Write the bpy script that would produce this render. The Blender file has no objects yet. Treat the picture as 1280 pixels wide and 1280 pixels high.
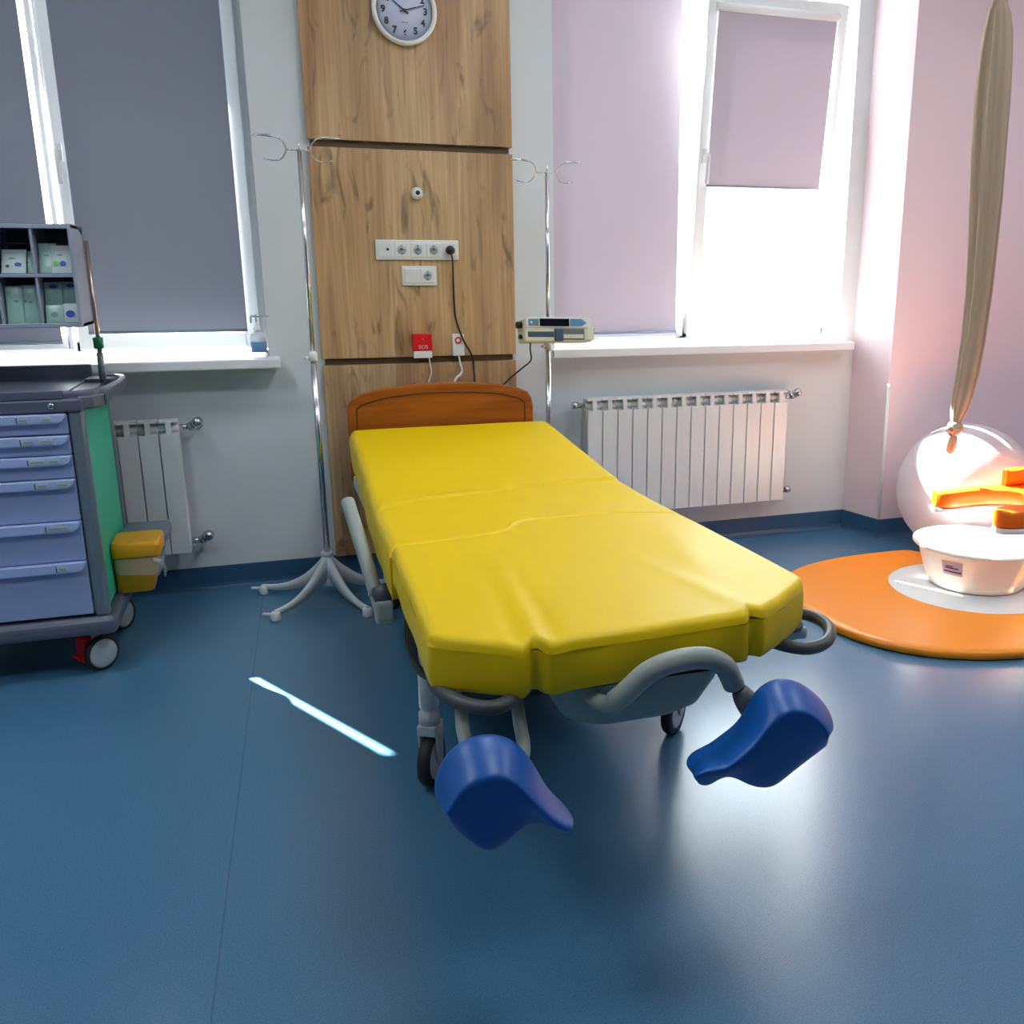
import bpy, bmesh, math, random
from mathutils import Vector, Matrix, Euler
R_ = math.radians
PI = math.pi
random.seed(7)
SC = bpy.context.scene
COL = SC.collection

# ------------------------------------------------------------------ camera, world, sun, exposure
cam_d = bpy.data.cameras.new('camera')
cam = bpy.data.objects.new('camera', cam_d)
COL.objects.link(cam)
cam.location = (0, -4.37, 1.38)
cam.rotation_euler = (R_(90 - 14.235), 0, R_(-18.769))
cam_d.sensor_width = 36
cam_d.lens = 36 * 1168 / 1280
cam_d.shift_x = -97.2 / 1280
cam_d.clip_start = .05
SC.camera = cam

world = bpy.data.worlds.new('world')
SC.world = world
world.use_nodes = True
bg = world.node_tree.nodes['Background']
bg.inputs[0].default_value = (.86, .93, 1, 1)
bg.inputs[1].default_value = 6.5

sun_d = bpy.data.lights.new('sun', 'SUN')
sun = bpy.data.objects.new('sun', sun_d)
COL.objects.link(sun)
sun.rotation_euler = Vector((-.55, 1, 1.09)).to_track_quat('Z', 'Y').to_euler()
sun.location = (-3, 6, 7)
sun_d.energy = 54
sun_d.angle = R_(.53)
sun_d.color = (1, .95, .88)

SC.view_settings.view_transform = 'Standard'
SC.view_settings.look = 'None'
SC.view_settings.gamma = 1
SC.view_settings.use_curve_mapping = False
SC.view_settings.exposure = 1.0
try:
    SC.cycles.max_bounces = 12
    SC.cycles.transparent_max_bounces = 16
    SC.cycles.sample_clamp_indirect = 8
except Exception:
    pass

# ------------------------------------------------------------------ materials
def s2l(c):
    return tuple(((x / 255 + .055) / 1.055) ** 2.4 if x / 255 > .04045 else x / 255 / 12.92 for x in c)

def mat(name, rgb, rough=.5, metal=0, **k):
    m = bpy.data.materials.new(name)
    m.use_nodes = True
    b = m.node_tree.nodes['Principled BSDF']
    b.inputs['Base Color'].default_value = (*s2l(rgb), 1)
    b.inputs['Roughness'].default_value = rough
    b.inputs['Metallic'].default_value = metal
    for key, v in k.items():
        b.inputs[key.replace('_', ' ')].default_value = v
    return m

def nodes(m):
    t = m.node_tree
    return t, t.nodes, t.links, t.nodes['Principled BSDF']

def add_noise_bump(m, scale, strength, dist=.002, stretch=None, detail=3):
    t, n, l, b = nodes(m)
    co = n.new('ShaderNodeTexCoord'); mp = n.new('ShaderNodeMapping')
    if stretch: mp.inputs['Scale'].default_value = stretch
    no = n.new('ShaderNodeTexNoise'); no.inputs['Scale'].default_value = scale; no.inputs['Detail'].default_value = detail
    bu = n.new('ShaderNodeBump'); bu.inputs['Strength'].default_value = strength; bu.inputs['Distance'].default_value = dist
    l.new(co.outputs['Object'], mp.inputs[0]); l.new(mp.outputs[0], no.inputs['Vector'])
    l.new(no.outputs['Fac'], bu.inputs['Height']); l.new(bu.outputs[0], b.inputs['Normal'])
    return no

def mottle(m, c1, c2, scale, stretch=None, detail=4, lo=.35, hi=.65):
    t, n, l, b = nodes(m)
    co = n.new('ShaderNodeTexCoord'); mp = n.new('ShaderNodeMapping')
    if stretch: mp.inputs['Scale'].default_value = stretch
    no = n.new('ShaderNodeTexNoise'); no.inputs['Scale'].default_value = scale; no.inputs['Detail'].default_value = detail
    cr = n.new('ShaderNodeValToRGB')
    cr.color_ramp.elements[0].position = lo; cr.color_ramp.elements[1].position = hi
    cr.color_ramp.elements[0].color = (*s2l(c1), 1); cr.color_ramp.elements[1].color = (*s2l(c2), 1)
    l.new(co.outputs['Object'], mp.inputs[0]); l.new(mp.outputs[0], no.inputs['Vector'])
    l.new(no.outputs['Fac'], cr.inputs[0]); l.new(cr.outputs[0], b.inputs['Base Color'])
    return cr

M = {}
M['wall'] = mat('wall_paint', (214, 219, 222), .75)
add_noise_bump(M['wall'], 120, .08)
M['wallgrey'] = mat('grey_wall_paint', (140, 142, 145), .75)
M['wallpink'] = mat('pier_paint', (232, 212, 218), .75)
add_noise_bump(M['wallpink'], 120, .08)
M['ceiling'] = mat('ceiling_paint', (235, 235, 232), .8)
M['white'] = mat('white_plastic', (232, 233, 232), .35)
M['pvc'] = mat('window_pvc', (250, 251, 252), .3)
M['sillw'] = mat('sill_white', (236, 238, 240), .3)
M['enamel'] = mat('radiator_enamel', (226, 228, 228), .32)
M['chrome'] = mat('chrome', (205, 207, 210), .14, 1)
M['steel'] = mat('brushed_steel', (165, 168, 172), .3, 1)
M['copper'] = mat('coppery_rod', (190, 168, 160), .22, 1)
M['black'] = mat('black_plastic', (14, 14, 16), .4)
M['rubber'] = mat('dark_rubber', (28, 29, 31), .6)
M['darkhole'] = mat('dark_hole', (30, 30, 32), .8)
M['ivwhite'] = mat('stand_white', (215, 220, 222), .35)
M['bedgrey'] = mat('bed_grey_plastic', (150, 158, 152), .42)
M['bedlight'] = mat('bed_light_frame', (178, 186, 190), .35)
M['bedpan'] = mat('foot_basin_grey', (138, 152, 150), .4)
M['griprub'] = mat('grip_dark_grey', (72, 76, 78), .45)
M['jointgrey'] = mat('joint_grey', (104, 106, 108), .4)
M['beddark'] = mat('bed_underframe', (40, 43, 46), .5)
M['cartpost'] = mat('cart_post_aluminium', (118, 132, 142), .35, .35)
M['cartdark'] = mat('cart_dark_plastic', (88, 94, 112), .36)
M['cartblue'] = mat('drawer_blue', (148, 163, 204), .42)
M['cartlip'] = mat('drawer_lip_blue', (164, 182, 226), .38)
M['cartgreen'] = mat('cart_green_panel', (46, 188, 148), .4)
M['labelgrey'] = mat('label_paper', (176, 190, 196), .5)
M['green'] = mat('green_knob', (10, 120, 84), .35)
M['orgbox'] = mat('organizer_plastic', (150, 158, 178), .38)
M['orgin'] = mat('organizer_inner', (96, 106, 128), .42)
M['yellowbin'] = mat('bin_yellow', (228, 160, 6), .4)
M['greybin'] = mat('bin_grey', (112, 120, 138), .45)
M['red'] = mat('red_plastic', (216, 14, 28), .38)
M['redbrake'] = mat('red_brake', (215, 14, 30), .4)
M['wheelgrey'] = mat('wheel_disc', (176, 184, 188), .4)
M['paper'] = mat('pack_paper', (188, 202, 204), .5)
M['packgreen'] = mat('pack_film', (150, 186, 176), .3)
M['blueink'] = mat('blue_ink', (34, 70, 170), .5)
M['greenink'] = mat('green_ink', (96, 190, 60), .5)
M['greyink'] = mat('grey_ink', (120, 134, 140), .5)
M['rest'] = mat('blue_rest', (8, 84, 166), .36)
M['headwood'] = mat('headboard_wood', (158, 84, 18), .35)
cr = mottle(M['headwood'], (146, 74, 16), (172, 94, 24), 3, (1.2, 1, 14))
M['headgroove'] = mat('headboard_groove', (104, 50, 10), .5)
M['orange'] = mat('orange_vinyl', (240, 140, 6), .38)
M['orangeseat'] = mat('orange_seat', (240, 110, 10), .36)
M['matwhite'] = mat('mat_white', (226, 224, 226), .4)
M['tub'] = mat('tub_white', (240, 236, 228), .28, 0, Subsurface_Weight=.1)
M['purple'] = mat('purple_print', (120, 50, 110), .5)
M['pinklabel'] = mat('pink_label', (226, 196, 204), .5)
M['cloth'] = mat('sling_cloth', (168, 148, 128), .9)
add_noise_bump(M['cloth'], 400, .2, .001)
M['clothdark'] = mat('sling_shadow_cloth', (150, 136, 116), .9)
M['dial'] = mat('clock_dial', (206, 212, 240), .5)
M['rim'] = mat('clock_rim', (236, 236, 230), .35)
M['pumpcream'] = mat('pump_cream', (214, 214, 190), .42)
M['pumpwhite'] = mat('pump_white', (216, 220, 218), .4)
M['pumpblue'] = mat('pump_blue', (92, 140, 186), .45)
M['pumpteal'] = mat('pump_teal', (86, 140, 150), .45)
M['display'] = mat('pump_display', (12, 14, 30), .12)
M['traydark'] = mat('pump_tray', (64, 84, 104), .4)
M['woodedge'] = mat('panel_edge', (196, 160, 112), .5)
M['backing'] = mat('panel_backing', (96, 74, 50), .7)
M['lampcase'] = mat('lamp_casing', (240, 240, 240), .4)

def oak():
    m = mat('oak_panel', (168, 136, 96), .5)
    t, n, l, b = nodes(m)
    co = n.new('ShaderNodeTexCoord')
    def noise(scale, st, detail, dist=0):
        mp = n.new('ShaderNodeMapping'); mp.inputs['Scale'].default_value = st
        no = n.new('ShaderNodeTexNoise'); no.inputs['Scale'].default_value = scale
        no.inputs['Detail'].default_value = detail; no.inputs['Distortion'].default_value = dist
        l.new(co.outputs['Object'], mp.inputs[0]); l.new(mp.outputs[0], no.inputs['Vector'])
        return no
    def ramp(src, pts):
        r = n.new('ShaderNodeValToRGB')
        e = r.color_ramp.elements
        while len(e) < len(pts): e.new(.5)
        for k, (p, c) in enumerate(pts):
            e[k].position = p; e[k].color = (*s2l(c), 1)
        l.new(src, r.inputs[0]); return r
    def mix(kind, fac, a, bb):
        x = n.new('ShaderNodeMixRGB'); x.blend_type = kind
        if isinstance(fac, float): x.inputs[0].default_value = fac
        else: l.new(fac, x.inputs[0])
        l.new(a, x.inputs[1]); l.new(bb, x.inputs[2]); return x.outputs[0]
    base = ramp(noise(1.0, (5.5, 1, .55), 3, .6).outputs['Fac'],
                [(.30, (170, 136, 98)), (.45, (202, 168, 126)), (.56, (214, 182, 138)), (.72, (186, 150, 112))])
    fine = ramp(noise(1.0, (70, 1, 2.2), 4, .3).outputs['Fac'], [(.3, (205, 200, 192)), (.7, (255, 255, 255))])
    c = mix('MULTIPLY', .75, base.outputs[0], fine.outputs[0])
    cracks = ramp(noise(1.0, (13, 1, 3.2), 5, 1.4).outputs['Fac'], [(.58, (0, 0, 0)), (.70, (255, 255, 255))])
    dark = n.new('ShaderNodeRGB'); dark.outputs[0].default_value = (*s2l((92, 72, 50)), 1)
    f2 = n.new('ShaderNodeMath'); f2.operation = 'MULTIPLY'; f2.inputs[1].default_value = .65
    l.new(cracks.outputs[0], f2.inputs[0])
    c = mix('MIX', f2.outputs[0], c, dark.outputs[0])
    warm = ramp(noise(1.0, (2.6, 1, .8), 2).outputs['Fac'], [(.4, (255, 255, 255)), (.68, (240, 214, 194))])
    c = mix('MULTIPLY', .8, c, warm.outputs[0])
    l.new(c, b.inputs['Base Color'])
    return m
M['oak'] = oak()

def floor_mat():
    m = mat('blue_vinyl_floor', (58, 98, 134), .42)
    t, n, l, b = nodes(m)
    co = n.new('ShaderNodeTexCoord')
    no = n.new('ShaderNodeTexNoise'); no.inputs['Scale'].default_value = 260; no.inputs['Detail'].default_value = 2
    l.new(co.outputs['Object'], no.inputs['Vector'])
    cr = n.new('ShaderNodeValToRGB')
    cr.color_ramp.elements[0].color = (*s2l((64, 110, 144)), 1); cr.color_ramp.elements[1].color = (*s2l((78, 124, 157)), 1)
    cr.color_ramp.elements[0].position = .35; cr.color_ramp.elements[1].position = .65
    l.new(no.outputs['Fac'], cr.inputs[0])
    # welded seam between two vinyl sheets
    sx = n.new('ShaderNodeSeparateXYZ'); l.new(co.outputs['Object'], sx.inputs[0])
    def math_(op, a, v):
        x = n.new('ShaderNodeMath'); x.operation = op
        for k, s in enumerate((a, v)):
            if s is None: continue
            if isinstance(s, (int, float)): x.inputs[k].default_value = s
            else: l.new(s, x.inputs[k])
        return x.outputs[0]
    a = math_('MULTIPLY', sx.outputs['Y'], .0372)
    a = math_('SUBTRACT', sx.outputs['X'], a)
    a = math_('ADD', a, .147 - 1.175 * .0372)
    a = math_('ABSOLUTE', a, None)
    a = math_('LESS_THAN', a, .0022)
    a = math_('MULTIPLY', a, .3)
    mx = n.new('ShaderNodeMixRGB'); l.new(a, mx.inputs[0]); l.new(cr.outputs[0], mx.inputs[1])
    mx.inputs[2].default_value = (*s2l((30, 62, 88)), 1)
    l.new(mx.outputs[0], b.inputs['Base Color'])
    b.inputs['Specular IOR Level'].default_value = .95; b.inputs['Roughness'].default_value = .235
    bu = n.new('ShaderNodeBump'); bu.inputs['Strength'].default_value = .12; bu.inputs['Distance'].default_value = .001
    l.new(no.outputs['Fac'], bu.inputs['Height']); l.new(bu.outputs[0], b.inputs['Normal'])
    return m
M['floor'] = floor_mat()
M['skirt'] = mat('blue_vinyl_skirting', (44, 84, 120), .4)
mottle(M['skirt'], (40, 78, 112), (48, 90, 126), 200)

def vinyl():
    m = mat('yellow_vinyl', (234, 196, 0), .50, 0, Specular_IOR_Level=.26, Coat_Weight=.05, Coat_Roughness=.25)
    add_noise_bump(m, 5, .25, .012, (1.0, .55, 1), 3)
    return m
M['yellow'] = vinyl()

def blind(name, rgb, tr):
    m = bpy.data.materials.new(name); m.use_nodes = True
    t = m.node_tree; n = t.nodes; l = t.links
    n.remove(n['Principled BSDF'])
    d = n.new('ShaderNodeBsdfDiffuse'); d.inputs[0].default_value = (*s2l(rgb), 1)
    tl = n.new('ShaderNodeBsdfTranslucent'); tl.inputs[0].default_value = (*s2l(rgb), 1)
    co = n.new('ShaderNodeTexCoord')
    w = n.new('ShaderNodeTexNoise'); w.inputs['Scale'].default_value = 500
    l.new(co.outputs['Object'], w.inputs['Vector'])
    bu = n.new('ShaderNodeBump'); bu.inputs['Strength'].default_value = .1; bu.inputs['Distance'].default_value = .0005
    l.new(w.outputs['Fac'], bu.inputs['Height']); l.new(bu.outputs[0], d.inputs['Normal'])
    mx = n.new('ShaderNodeMixShader'); mx.inputs[0].default_value = tr
    l.new(d.outputs[0], mx.inputs[1]); l.new(tl.outputs[0], mx.inputs[2])
    l.new(mx.outputs[0], n['Material Output'].inputs[0])
    return m
M['blindshaded'] = blind('blind_fabric_shaded', (146, 150, 164), .075)  # left window blinds: the weaker light there is mixed into the fabric colour
M['blindlit'] = blind('blind_fabric_lit', (206, 196, 206), .085)  # same fabric at the right window, its brighter light put into the colour

def glass():
    m = bpy.data.materials.new('window_glass'); m.use_nodes = True
    t = m.node_tree; n = t.nodes; l = t.links
    n.remove(n['Principled BSDF'])
    tr = n.new('ShaderNodeBsdfTransparent'); tr.inputs[0].default_value = (.93, .96, .95, 1)
    g = n.new('ShaderNodeBsdfGlossy'); g.inputs['Roughness'].default_value = .02
    lw = n.new('ShaderNodeLayerWeight'); lw.inputs[0].default_value = .5
    pw = n.new('ShaderNodeMath'); pw.operation = 'POWER'; pw.inputs[1].default_value = 5; l.new(lw.outputs['Facing'], pw.inputs[0])
    f = n.new('ShaderNodeMath'); f.operation = 'MULTIPLY_ADD'; f.inputs[1].default_value = .9; f.inputs[2].default_value = .03; l.new(pw.outputs[0], f.inputs[0])
    mx = n.new('ShaderNodeMixShader')
    l.new(f.outputs[0], mx.inputs[0]); l.new(tr.outputs[0], mx.inputs[1]); l.new(g.outputs[0], mx.inputs[2])
    l.new(mx.outputs[0], n['Material Output'].inputs[0])
    return m
M['glass'] = glass()

def film(name, rgb, alpha, rough=.15):
    m = mat(name, rgb, rough)
    m.node_tree.nodes['Principled BSDF'].inputs['Alpha'].default_value = alpha
    return m
M['bag'] = film('clear_bag', (225, 225, 222), .3)
M['bottle'] = film('clear_bottle', (214, 220, 236), .42, .1)

def ball_mat():
    m = bpy.data.materials.new('silver_ball_vinyl'); m.use_nodes = True
    t = m.node_tree; n = t.nodes; l = t.links
    b = n['Principled BSDF']
    b.inputs['Base Color'].default_value = (*s2l((196, 190, 200)), 1)
    b.inputs['Roughness'].default_value = .22
    b.inputs['Metallic'].default_value = .0
    tl = n.new('ShaderNodeBsdfTranslucent'); tl.inputs[0].default_value = (.85, .83, .86, 1)
    tp = n.new('ShaderNodeBsdfTransparent'); tp.inputs[0].default_value = (.95, .93, .96, 1)
    co = n.new('ShaderNodeTexCoord')
    m1 = n.new('ShaderNodeMixShader'); m1.inputs[0].default_value = .30
    m2 = n.new('ShaderNodeMixShader'); m2.inputs[0].default_value = .05
    l.new(b.outputs[0], m1.inputs[1]); l.new(tl.outputs[0], m1.inputs[2])
    l.new(m1.outputs[0], m2.inputs[1]); l.new(tp.outputs[0], m2.inputs[2])
    l.new(m2.outputs[0], n['Material Output'].inputs[0])
    w = n.new('ShaderNodeTexWave'); w.wave_type = 'BANDS'; w.bands_direction = 'Z'; w.inputs['Scale'].default_value = 28
    l.new(co.outputs['Object'], w.inputs['Vector'])
    bu = n.new('ShaderNodeBump'); bu.inputs['Strength'].default_value = .12; bu.inputs['Distance'].default_value = .002
    l.new(w.outputs['Fac'], bu.inputs['Height']); l.new(bu.outputs[0], b.inputs['Normal'])
    return m
M['ball'] = ball_mat()

def emit(name, rgb, s):
    m = bpy.data.materials.new(name); m.use_nodes = True
    b = m.node_tree.nodes['Principled BSDF']
    b.inputs['Emission Color'].default_value = (*rgb, 1); b.inputs['Emission Strength'].default_value = s
    return m
LAMP = 7.6
M['lamp'] = emit('led_panel_light', (.86, .95, 1.0), LAMP)

# ------------------------------------------------------------------ geometry helpers
class MB:
    def __init__(s): s.v = []; s.f = []; s.sm = []
    def add(s, vs, fs, smooth=False):
        k = len(s.v); s.v += [tuple(p) for p in vs]
        s.f += [tuple(i + k for i in f) for f in fs]; s.sm += [smooth] * len(fs)
        return s
    def box(s, x0, x1, y0, y1, z0, z1, mtx=None):
        vs = [Vector((x, y, z)) for x in (x0, x1) for y in (y0, y1) for z in (z0, z1)]
        if mtx is not None: vs = [mtx @ p for p in vs]
        return s.add(vs, [(0, 1, 3, 2), (4, 6, 7, 5), (0, 4, 5, 1), (2, 3, 7, 6), (0, 2, 6, 4), (1, 5, 7, 3)])
    def tube(s, path, r, n=12, closed=False, caps=True):
        P = [Vector(p) for p in path]; m = len(P)
        rs = r if isinstance(r, (list, tuple)) else [r] * m
        T = []
        for i in range(m):
            a = P[i - 1] if (i > 0 or closed) else P[0]
            b = P[(i + 1) % m] if (i < m - 1 or closed) else P[-1]
            T.append((b - a).normalized())
        up = Vector((0, 0, 1)) if abs(T[0].z) < .9 else Vector((1, 0, 0))
        N = (up - T[0] * up.dot(T[0])).normalized()
        vs = []
        for i in range(m):
            N = (N - T[i] * N.dot(T[i])).normalized(); B = T[i].cross(N)
            for k in range(n):
                a = 2 * PI * k / n
                vs.append(P[i] + (N * math.cos(a) + B * math.sin(a)) * rs[i])
        fs = []
        for i in range(m if closed else m - 1):
            j = (i + 1) % m
            for k in range(n):
                fs.append((i * n + k, i * n + (k + 1) % n, j * n + (k + 1) % n, j * n + k))
        s.add(vs, fs, True)
        if caps and not closed:
            k0 = len(s.v) - len(vs)
            s.f.append(tuple(k0 + k for k in reversed(range(n)))); s.sm.append(False)
            s.f.append(tuple(k0 + (m - 1) * n + k for k in range(n))); s.sm.append(False)
        return s
    def cyl(s, p0, p1, r0, r1=None, n=24):
        return s.tube([p0, p1], [r0, r0 if r1 is None else r1], n)
    def lathe(s, prof, o=(0, 0, 0), axis=(0, 0, 1), n=40, close=False, sx=1):
        o = Vector(o); q = Vector(axis).normalized().to_track_quat('Z', 'Y')
        vs = []
        for r, z in prof:
            for k in range(n):
                a = 2 * PI * k / n
                vs.append(o + q @ Vector((r * math.cos(a) * sx, r * math.sin(a), z)))
        fs = [(i * n + k, i * n + (k + 1) % n, (i + 1) * n + (k + 1) % n, (i + 1) * n + k)
              for i in range(len(prof) - 1) for k in range(n)]
        s.add(vs, fs, True)
        if not close:
            k0 = len(s.v) - len(vs)
            if prof[0][0] > 1e-5: s.f.append(tuple(k0 + k for k in reversed(range(n)))); s.sm.append(False)
            if prof[-1][0] > 1e-5: s.f.append(tuple(k0 + (len(prof) - 1) * n + k for k in range(n))); s.sm.append(False)
        return s
    def prism(s, poly, a, b, plane='XY'):
        """polygon extruded from a to b along the plane's normal"""
        n = len(poly)
        def P(u, v, w): return {'XY': (u, v, w), 'XZ': (u, w, v), 'YZ': (w, u, v)}[plane]
        vs = [P(u, v, a) for u, v in poly] + [P(u, v, b) for u, v in poly]
        fs = [tuple(range(n)), tuple(reversed(range(n, 2 * n)))] + [(i, i + n, (i + 1) % n + n, (i + 1) % n) for i in range(n)]
        return s.add(vs, fs)
    def grid(s, rows, smooth=True, closed=False):
        h, w = len(rows), len(rows[0])
        fs = [(i * w + j, i * w + (j + 1) % w, (i + 1) * w + (j + 1) % w, (i + 1) * w + j)
              for i in range(h - 1) for j in range(w if closed else w - 1)]
        return s.add([p for r in rows for p in r], fs, smooth)
    def build(s, name, m, parent=None, bevel=0, seg=2, subsurf=0, solid=0, smooth=None):
        me = bpy.data.meshes.new(name)
        me.from_pydata(s.v, [], s.f); me.validate()
        bm = bmesh.new(); bm.from_mesh(me)
        if bevel or subsurf or solid: bmesh.ops.remove_doubles(bm, verts=bm.verts, dist=1e-6)
        bmesh.ops.recalc_face_normals(bm, faces=bm.faces); bm.to_mesh(me); bm.free()
        for i, p in enumerate(me.polygons):
            p.use_smooth = smooth if smooth is not None else (s.sm[i] if i < len(s.sm) and len(me.polygons) == len(s.sm) else False)
        me.materials.append(m if not isinstance(m, str) else M[m])
        o = bpy.data.objects.new(name, me); COL.objects.link(o)
        if solid:
            d = o.modifiers.new('solid', 'SOLIDIFY'); d.thickness = solid; d.offset = 0
        if bevel:
            d = o.modifiers.new('bevel', 'BEVEL'); d.width = bevel; d.segments = seg; d.limit_method = 'ANGLE'; d.angle_limit = R_(40)
            d.harden_normals = False
        if subsurf:
            d = o.modifiers.new('sub', 'SUBSURF'); d.levels = d.render_levels = subsurf
            for p in me.polygons: p.use_smooth = True
        if parent is not None: attach(o, parent)
        return o

def attach(o, parent):
    o.parent = parent
    w = Matrix.Identity(4); q = parent; chain = []
    while q is not None: chain.append(q); q = q.parent
    for q in reversed(chain): w = w @ q.matrix_parent_inverse @ q.matrix_basis
    o.matrix_parent_inverse = w.inverted()

def tag(o, label, cat, group=None):
    o['label'] = label; o['category'] = cat
    if group: o['group'] = group
    return o
def thing(name, label, cat, loc, group=None):
    o = bpy.data.objects.new(name, None); COL.objects.link(o); o.location = loc
    o.empty_display_size = .1
    return tag(o, label, cat, group)
def struct(o):
    o['kind'] = 'structure'; return o
def bx(*a): return MB().box(*a)

def smooth_path(pts, n=6, closed=False):
    P = [Vector(p) for p in pts]; out = []
    m = len(P)
    for i in range(m if closed else m - 1):
        p0 = P[(i - 1) % m] if closed or i > 0 else P[0]
        p1 = P[i]; p2 = P[(i + 1) % m]
        p3 = P[(i + 2) % m] if closed or i + 2 < m else P[-1]
        for k in range(n):
            t = k / n
            out.append(.5 * ((2 * p1) + (p2 - p0) * t + (2 * p0 - 5 * p1 + 4 * p2 - p3) * t * t + (3 * p1 - p0 - 3 * p2 + p3) * t ** 3))
    if not closed: out.append(P[-1])
    return out

def text(s, size, loc, m, parent, name='lettering', depth=.0006, rot=(PI / 2, 0, 0), bold=0):
    c = bpy.data.curves.new(name, 'FONT'); c.body = s; c.size = size
    c.align_x = 'CENTER'; c.align_y = 'CENTER'; c.extrude = depth; c.offset = bold
    t = bpy.data.objects.new('tmp', c); COL.objects.link(t)
    dg = bpy.context.evaluated_depsgraph_get()
    me = bpy.data.meshes.new_from_object(t.evaluated_get(dg)); COL.objects.unlink(t); bpy.data.objects.remove(t)
    me.transform(Matrix.Translation(loc) @ Euler(rot).to_matrix().to_4x4())
    me.materials.clear(); me.materials.append(M[m])
    o = bpy.data.objects.new(name, me); COL.objects.link(o); attach(o, parent); return o

def merged(objs, name):
    """join several text meshes into one part"""
    first = objs[0]; bm = bmesh.new()
    for o in objs: bm.from_mesh(o.data)
    bm.to_mesh(first.data); bm.free()
    for o in objs[1:]: bpy.data.objects.remove(o)
    first.name = name
    return first

# ------------------------------------------------------------------ room
XL, XR, YF, ZC, T = -2.6, 5.2, -6.6, 3.1, .32
struct(bx(XL - .3, XR + .3, YF - .3, T, -.12, 0).build('floor', 'floor'))
struct(bx(XL - .3, XR + .3, YF - .3, T, ZC, ZC + .15).build('ceiling', 'ceiling'))
struct(bx(XL - .2, XL, YF, 0, 0, ZC).build('wall_left', 'wall'))
struct(bx(XR, XR + .2, YF, -.2, 0, ZC).build('wall_right', 'wallpink'))
struct(bx(XL - .2, XR + .2, YF - .2, YF, 0, ZC).build('wall_front', 'wallgrey'))
WL = (-1.62, 0.0, 1.03, 2.86)      # left window opening x0 x1 z0 z1
WR = (1.307, 2.888, 1.03, 2.86)
w = MB()
for x0, x1, z0, z1 in ((XL - .2, WL[0], 0, ZC), (WL[0], WL[1], 0, WL[2]), (WL[0], WL[1], WL[3], ZC), (WL[1], WR[0], 0, ZC),
                       (WR[0], WR[1], 0, WR[2]), (WR[0], WR[1], WR[3], ZC), (WR[1], 3.0, 0, ZC)):
    w.box(x0, x1, 0, T, z0, z1)
struct(w.build('wall_back', 'wall'))
# slab added outside the left window, out of view, to cut off high sun
struct(bx(XL - .2, .1, T, .87, 2.90, 3.08).build('sun_block_slab', 'wall'))
# pier that steps into the room right of the window
w = MB().prism([(2.985, 0), (3.04, -.26), (XR + .2, -.26), (XR + .2, T), (2.985, T)], 0, ZC, 'XY')
struct(w.build('wall_pier', 'wallpink'))
w = MB().tube([(3.036, -.264, .11), (3.036, -.264, .83)], .008, 8)
struct(w.build('trim_1', 'white'))

def skirting(name, pts):
    m = MB()
    prof = [(0, 0), (.030, 0), (.018, .004), (.010, .012), (.006, .025), (.004, .10), (0, .103)]
    rows = []
    for d, z in prof:
        r = []
        for (x, y, nx, ny) in pts: r.append((x + nx * d, y + ny * d, z))
        rows.append(r)
    m.grid(rows, smooth=False)
    return struct(m.build(name, 'skirt'))
nx, ny = -.933, -.36
skirting('baseboard_back', [(XL, 0, 0, -1), (2.985, 0, -.72, -1.0), (3.04, -.26, -.70, -1.1), (XR, -.26, 0, -1)])
skirting('baseboard_left', [(XL, YF, 1, 0), (XL, 0, 1, 0)])

# ------------------------------------------------------------------ windows
def window(name, X0, X1, Z0, Z1, xm, tilt, wr_):
    yb = .16
    root = bx(X0, X0 + .03, yb, yb + .07, Z0, Z1).build(name, 'pvc')     # left jamb profile is the root
    struct(root)
    m = MB()
    m.box(X1 - wr_, X1, yb, yb + .07, Z0, Z1); m.box(X0, X1, yb, yb + .07, Z1 - .06, Z1)
    m.box(X0, X1, yb, yb + .07, Z0, Z0 + .045); m.box(xm[0], xm[1], yb, yb + .07, Z0, Z1)
    m.build('window_frame', 'pvc', root, bevel=.004)
    def sash(x0, x1, z0, z1, y, lean, wst):
        mt = Matrix.Translation((0, y, z0)) @ Matrix.Rotation(lean, 4, 'X') @ Matrix.Translation((0, -y, -z0))
        m = MB(); d = .05
        m.box(x0, x0 + wst, y - d, y, z0, z1, mt); m.box(x1 - wst, x1, y - d, y, z0, z1, mt)
        m.box(x0 + wst, x1 - wst, y - d, y, z0, z0 + .06, mt); m.box(x0 + wst, x1 - wst, y - d, y, z1 - .07, z1, mt)
        s = m.build('sash', 'pvc', root, bevel=.005)
        bx(x0 + wst, x1 - wst, y - .03, y - .022, z0 + .06, z1 - .07, mt).build('pane', 'glass', s)
        return s, mt
    return root, sash

def handle(parent, x, y, z, mt=None):
    m = MB(); m.box(x - .014, x + .014, y - .008, y, z - .035, z + .035, mt)
    o = m.build('handle_plate', 'white', parent, bevel=.004)
    p = [Vector(q) for q in ((x, y - .008, z + .01), (x, y - .04, z + .008), (x, y - .048, z - .01), (x, y - .046, z - .125))]
    if mt is not None: p = [mt @ q for q in p]
    MB().tube(smooth_path(p, 4), [.009] * 13, 10).build('handle', 'white', parent)

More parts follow.
